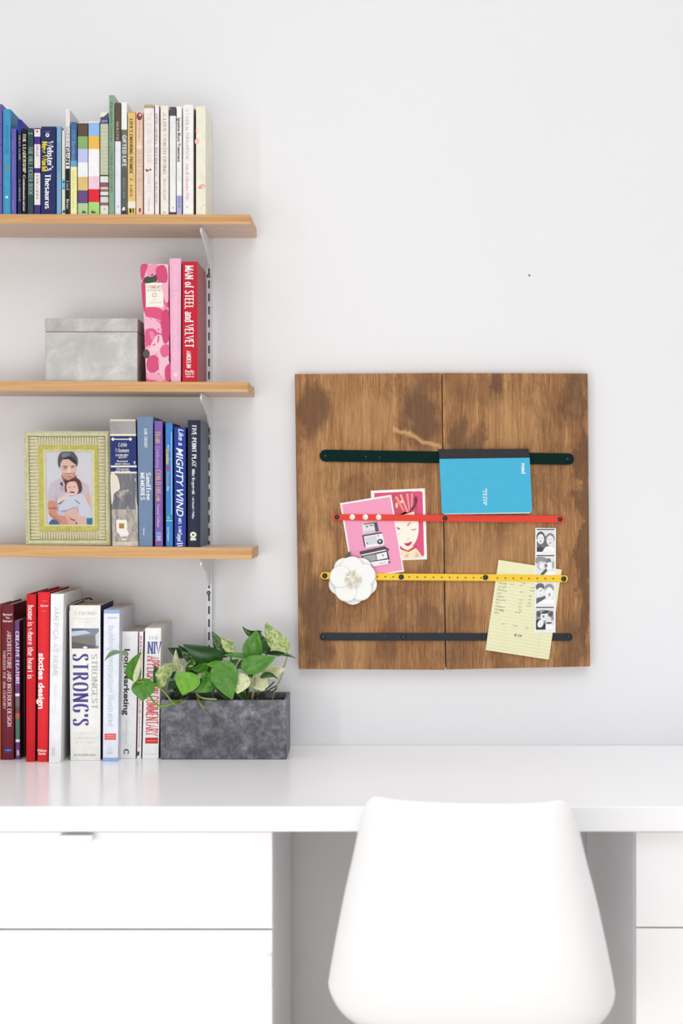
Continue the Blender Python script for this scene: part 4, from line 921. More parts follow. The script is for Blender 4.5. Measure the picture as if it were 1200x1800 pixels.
book('tilted rose print bible with a cream title panel', (248.5, 296.5, 464.5, 297.5, 256.5, 668), D2, 0.125, SH2, (222, 90, 130), group=G2, cover=floral(), hard=True, texts=[
    ('p', 'petals', [((212, 78, 124), [(250, 466), (262, 465), (258, 478), (252, 492), (249, 486)], True), ((236, 150, 180), [(262, 468), (280, 466), (276, 482), (262, 486)], True), ((210, 76, 122), [(276, 472), (290, 466), (296, 480), (294, 496), (280, 494)], True), ((240, 176, 196), [(286, 500), (296, 498), (296, 530), (290, 528)], True), ((204, 66, 112), [(250, 500), (256, 500), (256, 545), (252, 540)], True), ((222, 84, 128), [(256, 542), (276, 540), (288, 548), (284, 562), (266, 558), (257, 556)], True), ((238, 182, 202), [(254, 560), (268, 562), (282, 570), (284, 586), (270, 580), (256, 570)], True), ((206, 70, 116), [(284, 552), (296, 546), (297, 592), (288, 604), (283, 580)], True), ((218, 92, 136), [(256, 580), (270, 578), (279, 590), (276, 604), (262, 608), (255, 598)], True), ((240, 200, 212), [(274, 590), (284, 592), (282, 612), (270, 618), (262, 612)], True), ((226, 100, 140), [(284, 608), (294, 606), (296, 622), (286, 628), (280, 618)], True), ((212, 80, 126), [(258, 630), (270, 624), (279, 634), (276, 650), (264, 656), (256, 646)], True), ((240, 190, 206), [(278, 630), (292, 630), (296, 644), (284, 660), (278, 648)], True), ((206, 72, 114), [(288, 648), (297, 640), (297, 667), (289, 667)], True), ((236, 160, 186), [(258, 656), (272, 656), (284, 662), (280, 667), (260, 667)], True), ((232, 130, 164), [(262, 584), (268, 583), (272, 592), (266, 598)], True)]),
    ('p', 'leaf_print', [((64, 78, 62), [(254, 491), (262, 485), (275, 481), (277, 494), (256, 498)], True)]), ('p', 'title_panel', [((242, 238, 224), R4(257, 497, 288, 539.5), False)]), ('p', 'print_detail', [((80, 30, 50), [(262, 555), (268, 566), (280, 584), (282, 583), (270, 566)], False), ((90, 78, 84), ell(256, 622, 6, 8), False), ((222, 90, 60), ell(276, 660, 3.6, 4.4), False)]),
    ('h', 'title', "WOMEN'S", (259, 286, 504.5, 5.5), (196, 120, 124)), ('h', 'title', 'DEVOTIONAL BIBLE', (259.5, 285, 510.5, 2.6), (180, 150, 140)), ('p', 'emblem', [((200, 170, 160), R4(269, 515, 276, 522), False), ((242, 238, 224), R4(270.4, 516.4, 274.6, 520.6), False)]), ('h', 'publisher', 'NIV', (270, 275, 527, 2), (170, 150, 140), 'thin'), ('h', 'publisher', 'ZONDERVAN', (262, 284, 532, 2.4), (170, 150, 140), 'thin')])
book('slim baby pink book with pale capitals', (297, 318.6, 454.5, 318, 299.5, 668), D2, 0.12, SH2, (238, 178, 204), group=G2, hard=True, pages=(236, 222, 214), texts=[('v', 'title', 'THE NOT OUTDATED MARRIAGE', (308.5, 462, 635, 6.5), (244, 204, 222), 'serif'), ('p', 'emblem', [((250, 232, 240), ell(308, 658.5, 3, 3.4), False), ((238, 178, 204), ell(308, 658.5, 1.2, 1.4), False)])])
book('bright red book with bold white title beside the upright', (319.8, 347.5, 460, 347.8, 320, 668), D2, 0.135, SH2, (198, 34, 52), group=G2, hard=True, side=(158, 84, 92), texts=[('v', 'title', 'MAN of STEEL and VELVET', (332.5, 467, 611, 14.5), (246, 240, 238), 'bold'), ('v', 'author_name', 'ANDELIN', (331.5, 617, 647, 7.5), (246, 240, 238), 'bold'), ('h', 'publisher', 'Pacific', (325, 341, 652.5, 4.2), (240, 226, 226), 'heavy'), ('h', 'publisher', 'Santa Fe', (325.5, 341, 657, 3.2), (236, 216, 216), 'heavy'), ('h', 'publisher', 'California', (325.5, 341, 661.5, 3), (236, 216, 216), 'heavy')])

# --- lowest shelf: framed picture and six books
G3 = 'books on the lowest shelf'; D3 = DF - 0.010
def picture_frame():
    d = 0.150
    q = lambda u, v, l=0.0: (lambda p: P(p[0], p[1], d + l - 0.012 * (1 - v)))(((41.5 + 151 * u) * (1 - v) + (45.5 + 148.5 * u) * v, 758.5 + (959.2 - 758.5) * v))
    root = thing('picture_frame', q(0.5, 1), 'pale green ribbed picture frame showing a man holding a baby', 'picture frame')
    zoff = SH3(q(.5, 1).x) + 0.0004 - q(.5, 1).z
    Q = lambda u, v, l=0.0: q(u, v, l) + Vector((0, 0, zoff * 1.0))
    root.location = Q(.5, 1); 
    def ringmesh(bm, o, i, lo, li, nseg=1):
        (u0, v0, u1, v1), (a0, b0, a1, b1) = o, i
        A = [(u0, v0), (u1, v0), (u1, v1), (u0, v1)]; B = [(a0, b0), (a1, b0), (a1, b1), (a0, b1)]
        va = [bm.verts.new(Q(*p, lo)) for p in A]; vb = [bm.verts.new(Q(*p, li)) for p in B]
        for k in range(4): bm.faces.new((va[k], va[(k + 1) % 4], vb[(k + 1) % 4], vb[k]))
    def fr(x0, y0, x1, y1): return ((x0 - 41.5) / 150.5, (y0 - 758.5) / 200.7, (x1 - 41.5) / 150.5, (y1 - 758.5) / 200.7)
    O0 = (0, 0, 1, 1); O1 = fr(45, 762, 188.5, 955); O2 = fr(49.5, 767, 184.5, 950); O3 = fr(67, 784.5, 170.5, 933); O4 = fr(75, 791, 164.5, 925); O5 = fr(80, 794.5, 160, 922)
    n = Nodes('green_glaze', 0.5, 0.35); nz = n.noise(n.map(), 220, 6, 0.7); nz2 = n.noise(n.map((1, 1, 1), (2, 3, 1)), 30, 3)
    c = n.ramp(nz, [(0.35, (184, 182, 134)), (0.5, (204, 203, 164)), (0.7, (218, 216, 190))]); c = n.mix(n.ramp(nz2, [(0.5, 0.0), (0.7, 0.4)]), c, (180, 180, 98)); n.color(c); mg = n.m
    bm = bmesh.new()
    # outer border
    bm_back = [bm.verts.new(Q(u, v, -0.012)) for u, v in ((0, 0), (1, 0), (1, 1), (0, 1))]
    va = [bm.verts.new(Q(u, v, 0)) for u, v in ((0, 0), (1, 0), (1, 1), (0, 1))]
    for k in range(4): bm.faces.new((bm_back[k], bm_back[(k + 1) % 4], va[(k + 1) % 4], va[k]))
    bm.faces.new(bm_back[::-1])
    ringmesh(bm, O0, O1, 0, 0.003); ringmesh(bm, O1, O2, 0.003, 0.0005)
    ringmesh(bm, O2, O3, -0.004, -0.002)
    obj('moulding', bm, mg, root, loc=Q(.5, .5))
    # ribs
    n = Nodes('cream_glaze', 0.5, 0.35); nz = n.noise(n.map(), 260, 5, 0.7)
    n.color(n.ramp(nz, [(0.35, (200, 192, 150)), (0.6, (222, 215, 184))])); mc = n.m
    bm = bmesh.new()
    def rib(ua, va_, ub, vb_, hw_u, hw_v):
        seg = 5; rows = []
        for i in range(6):
            t = i / 5; u = ua + (ub - ua) * t; v = va_ + (vb_ - va_) * t; hgt = (0.0045 * math.sin(math.pi * (0.12 + 0.76 * t))) ; row = []
            for j in range(seg + 1):
                s = 2 * j / seg - 1
                row.append(bm.verts.new(Q(u + hw_u * s, v + hw_v * s, -0.0042 + hgt * math.sqrt(max(0, 1 - s * s)) + 0.001)))
            rows.append(row)
        for i in range(5):
            for j in range(seg): bm.faces.new((rows[i][j], rows[i][j + 1], rows[i + 1][j + 1], rows[i + 1][j])).smooth = True
    nv, nu = 31, 22
    for k in range(nv):
        v = O2[1] + (O2[3] - O2[1]) * (k + .5) / nv; hw = (O2[3] - O2[1]) / nv * .42
        rib(O2[0] + .004, v, O3[0], v, 0, hw); rib(O3[2], v, O2[2] - .004, v, 0, hw)
    for k in range(nu):
        u = O3[0] + (O3[2] - O3[0]) * (k + .5) / nu; hw = (O3[2] - O3[0]) / nu * .42
        rib(u, O2[1] + .004, u, O3[1], hw, 0); rib(u, O3[3], u, O2[3] - .004, hw, 0)
    obj('ribbing', bm, mc, root, loc=Q(.5, .5), recalc=False)['label'] = 'cream ribbed band'
    n = Nodes('chartreuse_glaze', 0.4, 0.4); nz = n.noise(n.map(), 120, 5, 0.7)
    n.color(n.ramp(nz, [(0.35, (170, 164, 66)), (0.6, (194, 188, 86))]))
    bm = bmesh.new(); ringmesh(bm, O3, O4, 0.0015, 0.0015)
    lo = [bm.verts.new(Q(*p, -0.003)) for p in ((O3[0], O3[1]), (O3[2], O3[1]), (O3[2], O3[3]), (O3[0], O3[3]))]; hi = [bm.verts.new(Q(*p, 0.0015)) for p in ((O3[0], O3[1]), (O3[2], O3[1]), (O3[2], O3[3]), (O3[0], O3[3]))]
    for k in range(4): bm.faces.new((lo[k], lo[(k + 1) % 4], hi[(k + 1) % 4], hi[k]))
    obj('inner_moulding', bm, n.m, root, loc=Q(.5, .5))['label'] = 'bright yellow green inner band'
    bm = bmesh.new(); ringmesh(bm, O4, O5, 0.0015, -0.0035); obj('slip', bm, mat((222, 217, 186), 0.5), root)
    e = (O5[0], O5[1], O5[2], O5[3]); zw = 1117.0; zh = 1800.0
    def pf(a, b, l):
        px, py = 75 + a / 12.41, 785 + b / 12.41
        u = (px - 41.5) / 150.5; v = (py - 758.5) / 200.7
        return Q(u, v, -0.0040 + l)
    art('photograph', [
        ((220, 220, 226), [(55, 100), (1070, 100), (1072, 1702), (62, 1702)], False),
        ((226, 218, 226), [(55, 900), (60, 1300), (1072, 1300), (1072, 760), (850, 700), (200, 740)], True),
        ((210, 200, 212), [(88, 1215), (84, 980), (150, 810), (260, 740), (400, 690), (500, 760), (700, 720), (860, 780), (980, 850), (1015, 1060), (1010, 1400), (700, 1500), (330, 1480), (268, 1390), (262, 1210)], False),
        ((190, 178, 196), [(255, 1060), (275, 1060), (330, 1350), (330, 1450), (262, 1390)], False),
        ((150, 108, 104), [(408, 620), (700, 620), (690, 760), (480, 830), (420, 720)], True), ((84, 56, 66), [(440, 730), (560, 750), (520, 850), (470, 900), (470, 800)], False),
        ((96, 64, 84), [(372, 788), (400, 778), (425, 850), (395, 858), (362, 830)], True), ((200, 176, 196), [(360, 870), (440, 850), (430, 960), (370, 990)], False),
        ((232, 196, 180), [(362, 330), (378, 470), (398, 590), (450, 690), (560, 738), (650, 700), (700, 600), (730, 470), (722, 320), (560, 250)], True),
        ((216, 168, 140), [(408, 570), (460, 590), (560, 580), (660, 580), (692, 560), (660, 690), (560, 735), (460, 695)], True),
        ((92, 94, 102), [(318, 380), (325, 240), (390, 135), (550, 113), (670, 135), (752, 270), (748, 400), (715, 445), (708, 320), (650, 262), (540, 268), (430, 290), (380, 370), (362, 478), (340, 450)], True),
        ((134, 136, 142), [(400, 180), (460, 140), (600, 150), (560, 200), (440, 250)], True), ((56, 52, 62), [(430, 270), (540, 225), (650, 240), (600, 270), (480, 285)], True),
        ((92, 62, 60), [(412, 442), (470, 424), (540, 440), (536, 450), (470, 440), (418, 450)], True), ((92, 62, 60), [(600, 440), (645, 420), (692, 426), (688, 438), (645, 434), (604, 450)], True), ((84, 54, 54), ell(482, 462, 34, 10), False), ((84, 54, 54), ell(640, 456, 32, 10), False),
        ((198, 150, 140), [(420, 480), (530, 480), (520, 500), (430, 500)], True), ((244, 216, 204), [(545, 440), (575, 460), (590, 560), (540, 575), (520, 545)], True), ((170, 112, 106), [(500, 585), (570, 600), (640, 585), (640, 594), (570, 612), (500, 597)], True),
        ((170, 96, 90), [(455, 575), (500, 612), (572, 626), (640, 606), (675, 565), (650, 622), (572, 652), (498, 630)], True), ((248, 240, 234), [(485, 608), (572, 628), (648, 600), (620, 632), (572, 642), (510, 630)], True), ((190, 110, 104), [(540, 655), (610, 650), (600, 668), (550, 668)], True),
        ((216, 156, 130), [(92, 1210), (262, 1215), (270, 1400), (330, 1500), (560, 1530), (690, 1620), (690, 1702), (400, 1702), (240, 1600), (112, 1480)], True), ((196, 112, 96), [(110, 1340), (262, 1330), (270, 1370), (112, 1362)], True), ((198, 132, 112), [(100, 1440), (260, 1560), (380, 1640), (330, 1660), (150, 1540)], True),
        ((228, 190, 166), [(900, 1075), (1010, 1050), (1022, 1360), (960, 1290), (915, 1190)], True), ((222, 158, 122), [(735, 1330), (790, 1270), (850, 1300), (922, 1395), (880, 1424), (755, 1455)], True), ((150, 84, 64), [(800, 1265), (840, 1275), (925, 1390), (900, 1410), (850, 1320)], False),
        ((214, 218, 230), [(335, 1270), (480, 1130), (620, 1080), (850, 1040), (930, 1180), (1010, 1340), (1020, 1500), (940, 1560), (770, 1470), (740, 1300), (650, 1330), (520, 1405), (345, 1450)], True),
        ((168, 176, 196), [(360, 1400), (520, 1380), (650, 1318), (660, 1340), (530, 1420), (370, 1440)], False), ((130, 140, 156), [(690, 1160), (800, 1250), (780, 1262), (680, 1180)], False),
        ((238, 214, 206), [(300, 1160), (420, 1080), (540, 1010), (575, 1065), (470, 1150), (350, 1260), (298, 1240)], True), ((190, 150, 150), [(300, 1250), (350, 1255), (460, 1160), (440, 1190), (360, 1275)], False),
        ((104, 62, 54), [(462, 960), (472, 830), (540, 750), (680, 680), (800, 750), (838, 900), (815, 1000), (690, 1040), (500, 1000)], True),
        ((238, 204, 196), [(505, 960), (500, 860), (545, 785), (690, 770), (745, 870), (755, 990), (690, 1060), (590, 1075), (530, 1030)], True),
        ((176, 126, 122), ell(566, 892, 34, 9), False), ((176, 126, 122), ell(672, 886, 30, 9), False), ((222, 176, 170), ell(618, 940, 22, 12), False), ((140, 70, 66), [(560, 995), (620, 985), (680, 996), (660, 1020), (600, 1022)], True), ((246, 232, 228), ell(620, 1036, 46, 16), False), ((160, 110, 106), [(570, 1065), (620, 1080), (670, 1064), (620, 1072)], False),
        ((228, 192, 182), [(470, 1450), (640, 1350), (750, 1425), (735, 1520), (925, 1560), (930, 1702), (700, 1702), (560, 1560)], True),
        ((228, 180, 164), [(460, 1480), (560, 1550), (695, 1640), (690, 1702), (540, 1702)], True), ((110, 52, 54), [(555, 1545), (600, 1580), (690, 1610), (660, 1622), (590, 1598)], True), ((150, 86, 80), [(690, 1660), (730, 1650), (720, 1702), (690, 1702)], False),
        ((62, 112, 152), [(105, 1660), (170, 1590), (260, 1604), (345, 1702), (105, 1702)], False), ((62, 122, 166), [(930, 1575), (1072, 1560), (1072, 1702), (938, 1702)], False),
    ], root, pf, step=0.00002, rough=0.4)
    gm = bpy.data.materials.new('picture_glass'); gm.use_nodes = True; nt = gm.node_tree; nt.nodes.remove(nt.nodes['Principled BSDF'])
    tr = nt.nodes.new('ShaderNodeBsdfTransparent'); gl = nt.nodes.new('ShaderNodeBsdfGlossy'); gl.inputs['Roughness'].default_value = 0.03
    fz = nt.nodes.new('ShaderNodeFresnel'); fz.inputs['IOR'].default_value = 1.3; mx = nt.nodes.new('ShaderNodeMixShader')
    nt.links.new(fz.outputs[0], mx.inputs[0]); nt.links.new(tr.outputs[0], mx.inputs[1]); nt.links.new(gl.outputs[0], mx.inputs[2]); nt.links.new(mx.outputs[0], nt.nodes['Material Output'].inputs[0])
    bm = bmesh.new(); bm.faces.new([bm.verts.new(Q(u, v, -0.0022)) for u, v in ((O5[0] - .004, O5[1] - .004), (O5[2] + .004, O5[1] - .004), (O5[2] + .004, O5[3] + .004), (O5[0] - .004, O5[3] + .004))])
    obj('glass', bm, gm, root)
    bm = bmesh.new()
    p = [Q(.42, .25, -.0125), Q(.58, .25, -.0125)]; e_ = [Vector((p[1].x, p[1].y + .055, SH3(p[1].x) + .0006)), Vector((p[0].x, p[0].y + .055, SH3(p[0].x) + .0006))]
    prism(bm, p + e_, (0, 0.003, 0)); obj('easel_leg', bm, mat((60, 54, 48), 0.7), root)
picture_frame()
def worn_cloth(low=False):
    n = Nodes('worn_grey_cloth', 0.8, 0.15)
    a = n.noise(n.map((120, 120, 14)), 1.0, 6, 0.7); b = n.noise(n.map((1, 1, 1)), 40, 5, 0.65); o = n.sep()
    c = n.ramp(a, [(0.3, (92, 94, 104)), (0.5, (116, 117, 124)), (0.72, (150, 147, 146))])
    if low: c = n.mix(n.ramp(n.noise(n.map((150, 150, 60), (3, 1, 2)), 1.0, 7, 0.75), [(0.36, 0.1), (0.56, 0.9)]), c, (196, 186, 172))
    c = n.mix(n.ramp(b, [(0.58, 0.0), (0.7, 0.8)]), c, (196, 188, 176)); n.color(c); return n.m
LW = (232, 226, 206)
book('fat worn grey cloth book with a navy title block', (192.5, 238.5, 737, 243.5, 197, 961), D3, 0.12, SH3, (120, 120, 126), group=G3, cover=worn_cloth(), hard=True, pages=(196, 184, 160), bands=[(737, 740.5, (214, 204, 182)), (740.5, 763, mat((158, 156, 154), .8, 0, .12)), (763, 766.5, LW), (766.5, 818.5, (40, 52, 112)), (818.5, 821.8, LW), (821.8, 829.5, (40, 52, 112)), (829.5, 832.4, LW), (896, 953, worn_cloth(True)), (953, 961, mat((206, 194, 176), .8, 0, .15))], texts=[
    ('p', 'worn_patches', [((226, 216, 200), [(194.5, 834), (204, 835), (208, 842), (210.5, 855), (209, 861), (200, 868), (198, 880), (195, 884)], True), ((236, 230, 222), [(203, 914.5), (208, 913), (214, 914), (221, 913.5), (222, 922), (221, 931), (225, 938), (221, 943), (216, 939), (210, 944), (207, 938), (204, 936), (202.6, 925)], False), ((168, 126, 62), R4(207.5, 920, 216.5, 929), False), ((238, 234, 226), R4(212, 947, 220, 949.4), False), ((214, 204, 190), [(235, 812), (238.5, 810), (238, 818)], False), ((214, 204, 190), [(236.5, 840), (239, 842), (238.6, 848)], False), ((200, 190, 176), [(237, 870), (241, 890), (240.6, 920), (238, 900)], False)]),
    ('p', 'rule', [((236, 230, 214), R4(203, 771.2, 228, 773), False), ((236, 230, 214), [(196.8, 772), (200, 768.6), (203.6, 772), (200, 775.4)], False), ((236, 230, 214), [(227, 772), (230.6, 768.6), (234, 772), (230.6, 775.4)], False)]),
    ('h', 'title', 'Little', (209, 224, 781.5, 7.2), (240, 236, 226), 'script'), ('h', 'title', 'Women', (203, 227, 791.5, 7.2), (240, 236, 226), 'script'), ('h', 'author_name', 'LOUISA MAY', (204, 227, 799.8, 3.4), (226, 222, 214), 'heavy'), ('h', 'author_name', 'ALCOTT', (209, 224, 803.8, 3.2), (226, 222, 214), 'heavy'), ('h', 'title', 'Illustrated', (206, 225, 810.5, 3), (226, 222, 214), 'heavy'), ('h', 'title', 'Junior Library', (203, 229, 815, 3), (226, 222, 214), 'heavy'), ('h', 'publisher', 'Grosset', (205, 227, 824, 3), (226, 222, 214), 'heavy'), ('h', 'publisher', 'and Dunlap', (203, 229, 827.5, 2.8), (226, 222, 214), 'heavy')])
book('dusty blue cloth book with a two line white title', (240.5, 269.5, 732.5, 268.5, 244, 961), D3, 0.13, SH3, (116, 138, 168), group=G3, hard=True, rough=0.75, side=(92, 110, 136), texts=[('v', 'author_name', 'JANE CROSBY', (256.5, 753, 787, 5), (232, 236, 240), 'bold'), ('v', 'title', 'SandTree', (261, 831, 879, 7.6), (238, 240, 242), 'bold'), ('v', 'title', 'MEMORIES', (250.5, 831, 879, 7), (238, 240, 242), 'bold'), ('v', 'publisher', 'Harvest', (252.5, 928, 941, 2.6), (226, 230, 236), 'heavy')])
book('purple paperback with gold boxed words', (271, 286, 740, 286.5, 272.2, 962), D3, 0.12, SH3, (122, 92, 168), group=G3, side=(50, 34, 84), texts=[('v', 'title', 'TRAIN', (277.6, 758, 779, 8), (202, 166, 132), 'bold'), ('v', 'title', 'Celebrating', (277.8, 784, 822, 7), (190, 160, 214), 'script'), ('v', 'title', 'CHILD', (278.3, 826, 853, 8), (202, 166, 132), 'bold'), ('v', 'title', 'DREAM', (278.3, 856, 881, 7.6), (202, 166, 132), 'bold'), ('v', 'author_name', 'Crystal Colman', (278.2, 886, 926, 4.6), (222, 204, 236), 'script'), ('p', 'publisher_mark', [((96, 160, 220), R4(274, 935, 283, 940.5), False), ((226, 218, 234), R4(274, 942, 283, 943.4), False), ((216, 200, 230), R4(275.5, 945, 282, 947), False), ((226, 218, 234), R4(274, 948.6, 283, 950), False)])])
book('bright blue paperback with a red heart on the spine', (290.4, 303.6, 743.5, 304, 291.4, 962), D3, 0.12, SH3, (62, 126, 196), group=G3, side=(26, 50, 116), texts=[('v', 'title', 'the', (296, 782, 788, 3), (220, 230, 240), 'heavy'), ('v', 'title', 'Grandma', (295, 789, 816, 6), (228, 192, 100), 'bold'), ('p', 'emblem', [((206, 52, 84), [(291.8, 822.5), (294, 820), (296, 821), (298, 820), (298.6, 823), (295.5, 827)], True), ((80, 206, 120), ell(295.6, 910, 2.4, 3.2), False), ((170, 210, 240), R4(291.8, 914.6, 303, 916), False), ((150, 196, 236), R4(300.6, 760, 302.2, 905), False)]), ('v', 'title', 'Devotional', (295.2, 829, 855, 4.4), (190, 180, 120), 'script'), ('v', 'title', 'Book', (295.4, 856, 863, 3.4), (226, 234, 240), 'heavy'), ('v', 'author_name', 'Lynn Chapman', (295.6, 926, 951, 3), (200, 218, 240), 'heavy')])
book('royal blue paperback with a large white slanted title', (305.6, 326.6, 751, 327, 306.6, 962), D3, 0.12, SH3, (38, 62, 146), group=G3, side=(20, 26, 66), texts=[('v', 'title', 'Like a', (318.6, 753, 783, 9), (238, 242, 250), 'italic'), ('v', 'title', 'MIGHTY WIND', (316.2, 786, 908, 12.5), (238, 242, 250), 'italic'), ('v', 'author_name', 'MEL TARI', (316, 911, 937, 5), (232, 236, 248), 'bold'), ('v', 'title', 'Sequel', (315.6, 938, 952, 8), (230, 234, 248), 'bold'), ('p', 'marks', [((230, 234, 248), [(310, 955), (321, 954), (321, 956), (310, 957)], False), ((230, 234, 248), [(311, 959), (321, 958), (321, 959.6), (311, 960.8)], False)])])
book('near black navy book with white capitals beside the upright', (329.5, 353, 738.5, 352.6, 329.5, 962), D3, 0.14, SH3, (40, 44, 66), group=G3, hard=True, side=(84, 98, 112), texts=[('v', 'title', 'FIVE-POINT PLAY', (341, 748, 820, 7.4), (240, 240, 240), 'bold'), ('v', 'author_name', 'Mike Krzyzewski', (340, 825, 869, 5), (232, 232, 232), 'bold'), ('v', 'author_name', 'with Donald T Phillips', (339.6, 873, 912, 3.6), (222, 222, 222), 'bold'), ('p', 'emblem', [((234, 230, 214), ell(339.6, 940, 5.6, 5.2), False), ((70, 66, 60), ell(339.4, 940, 2, 1.8), False), ((232, 228, 200), [(334, 945), (345, 946), (344, 948), (345, 950), (334, 950), (335, 947.5)], False)])])

# --- row on the desk
G4 = 'books standing on the desk'; D4 = DC - (ZC - ZD) * FP / (1338 - 870)
dpt = lambda yb: DC - (ZC - ZD) * FP / (yb - 870)
def b4(label, q, rgb, depth=0.15, **kw):
    return book(label, q, dpt(q[5]), depth, ZD, rgb, group=G4, **kw)
b4('ochre edged book cut off at the left edge of the picture', (-16, 1.2, 1066, 2.4, -14, 1335.5), (168, 92, 46), 0.15, hard=True)
b4('maroon book with white title and a blue oval at its foot', (1.6, 24.4, 1062.5, 24.6, 3, 1335.5), (110, 30, 46), 0.155, hard=True, pages=(206, 186, 150), side=(92, 26, 40), texts=[('h', 'author_name', 'Bernard', (5.5, 21.5, 1080, 4), (220, 200, 200), 'heavy'), ('h', 'author_name', 'Bernard', (5.5, 21.5, 1091.5, 4), (220, 200, 200), 'heavy'), ('h', 'author_name', 'The', (10, 17, 1085.8, 3.4), (220, 200, 200), 'heavy'), ('v', 'title', 'ARCHITECTURE AND INTERIOR DESIGN', (16.3, 1110, 1277, 7), (226, 206, 206), 'serif'), ('v', 'title', 'THROUGH THE 18th CENTURY', (7.6, 1143, 1246, 4.6), (214, 184, 188), 'serif'), ('p', 'emblem', [((46, 66, 128), ell(14, 1319, 7.4, 4.6), False), ((140, 150, 190), R4(9, 1318, 19, 1319.6), False)])])
b4('slim purple paperback with green and orange panels low on its spine', (25, 34.4, 1091, 35.2, 27.4, 1334.8), (112, 66, 130), 0.13, side=(74, 34, 44), bands=[(1219, 1224, (240, 232, 236)), (1224, 1243, (116, 108, 106)), (1243, 1254, (104, 80, 78)), (1254, 1263, (200, 100, 70)), (1263, 1300, (84, 122, 110)), (1300, 1304.6, (240, 238, 236))], texts=[('v', 'title', 'CREATIVE FEATURE', (31, 1110, 1204, 6), (238, 222, 240), 'bold'), ('v', 'publisher', 'AMS', (31, 1318, 1328, 5), (230, 216, 230), 'heavy')])
b4('dark wine brown book set back between the purple and red books', (39.2, 45.4, 1085, 45.2, 40, 1330), (70, 36, 44), 0.14, hard=True, pages=(150, 120, 80))
b4('tall scarlet book with white lower case serif title', (46.2, 64.2, 1044.5, 62, 45.6, 1339), (204, 24, 36), 0.18, hard=True, side=(140, 22, 32), pages=(168, 40, 46), texts=[('v', 'title', 'home is where the heart is', (53.5, 1064, 1193, 9.6), (246, 236, 234), 'serif')])
b4('tall light red book with chunky white sans title', (66.2, 88, 1041, 84.6, 65.4, 1339), (228, 40, 50), 0.18, hard=True, side=(150, 26, 36), pages=(176, 60, 60), texts=[('h', 'author_name', 'Garner', (70, 84, 1064.5, 3.6), (246, 220, 220), 'heavy'), ('p', 'rule', [((238, 130, 130), R4(73, 1056, 82, 1056.8), False), ((238, 130, 130), R4(73, 1074, 81, 1074.8), False)]), ('v', 'title', 'sixties design', (73.2, 1148, 1246, 10.5), (250, 244, 244), 'heavy'), ('h', 'author_name', 'Philippe', (66.5, 83, 1319, 4.4), (246, 226, 226), 'heavy'), ('h', 'author_name', 'Garner', (68, 82, 1324.5, 4.4), (246, 226, 226), 'heavy')])
b4('tall white book with thin spaced grey capitals', (88.8, 112.5, 1044, 107, 85.4, 1341), (240, 240, 242), 0.18, hard=True, side=(226, 224, 220), texts=[('v', 'title', 'AMERICA AT HOME', (97, 1067, 1190, 8), (186, 188, 194), 'thin'), ('v', 'author_name', 'SMOLAN AND ERWITT', (97.5, 1203, 1254, 2.4), (214, 212, 214), 'thin'), ('p', 'emblem', [((216, 216, 216), R4(92.5, 1314, 98.5, 1328), False)])])
b4('fat white concordance with a blue title and a photo block', (121, 177, 1064, 177, 123.4, 1336.5), (242, 241, 236), 0.14, hard=True, pages=(196, 172, 150), side=(40, 34, 84), texts=[('h', 'author_name', 'STRONG', (131, 170, 1078, 5.4), (206, 200, 194), 'serif'), ('h', 'author_name', 'New expanded complete', (129, 172, 1087.5, 2.2), (206, 202, 198), 'thin'), ('h', 'author_name', 'concordance', (137, 165, 1092.5, 2.2), (206, 202, 198), 'thin'),
    ('p', 'photo_block', [((132, 138, 158), R4(126.2, 1104.5, 174, 1140), False), ((196, 204, 220), [(126.2, 1110), (150, 1108), (160, 1113), (130, 1118), (126.2, 1118)], False), ((96, 104, 132), [(126.2, 1104.5), (140, 1104.5), (160, 1107), (126.2, 1109)], False), ((126, 122, 116), [(126.2, 1119), (166, 1117), (168, 1135), (126.2, 1140)], False), ((96, 94, 96), [(126.2, 1128), (150, 1132), (168, 1136), (168, 1140), (126.2, 1140)], False), ((206, 212, 224), [(168, 1116), (174, 1110), (174, 1136), (169, 1134)], False), ((236, 236, 236), ell(150, 1138, 4, 1.8), False)]),
    ('v', 'title', "STRONG'S", (141.6, 1150, 1278, 26), (74, 66, 140), 'didone'), ('v', 'title', 'STRONGEST', (166, 1150, 1247, 9.4), (180, 178, 178), 'serif'), ('h', 'subtitle', 'THE MOST USEFUL', (129, 168, 1289, 2.4), (210, 204, 198), 'thin'), ('h', 'subtitle', 'CONCORDANCE', (129, 171, 1297.5, 3.2), (210, 206, 200), 'thin'), ('h', 'subtitle', 'OF THE BIBLE', (131, 167, 1305, 3), (210, 206, 200), 'thin'), ('h', 'publisher', 'ZONDERVAN', (128, 168, 1327, 3.6), (160, 156, 150), 'italic')])
bm = bmesh.new(); tube(bm, [P(121.6, 1073, dpt(1336.5) + .0008), P(121.5, 1064, dpt(1336.5) + .001), P(134, 1056.5, .16), P(148, 1053, .10), P(154, 1051, .09), P(163, 1055, .085)], [0.0009] * 6, 6)
tube(bm, [P(150, 1053.5, .10), P(156, 1051.2, .095), P(160, 1051.8, .09), P(162, 1054.5, .085)], [0.0011] * 4, 6)
tag(obj('ribbon_bookmark', bm, mat((52, 40, 40), 0.7), smooth=True, loc=P(140, 1056, .13)), 'dark ribbon bookmark lying across the top of the fat white concordance', 'bookmark')
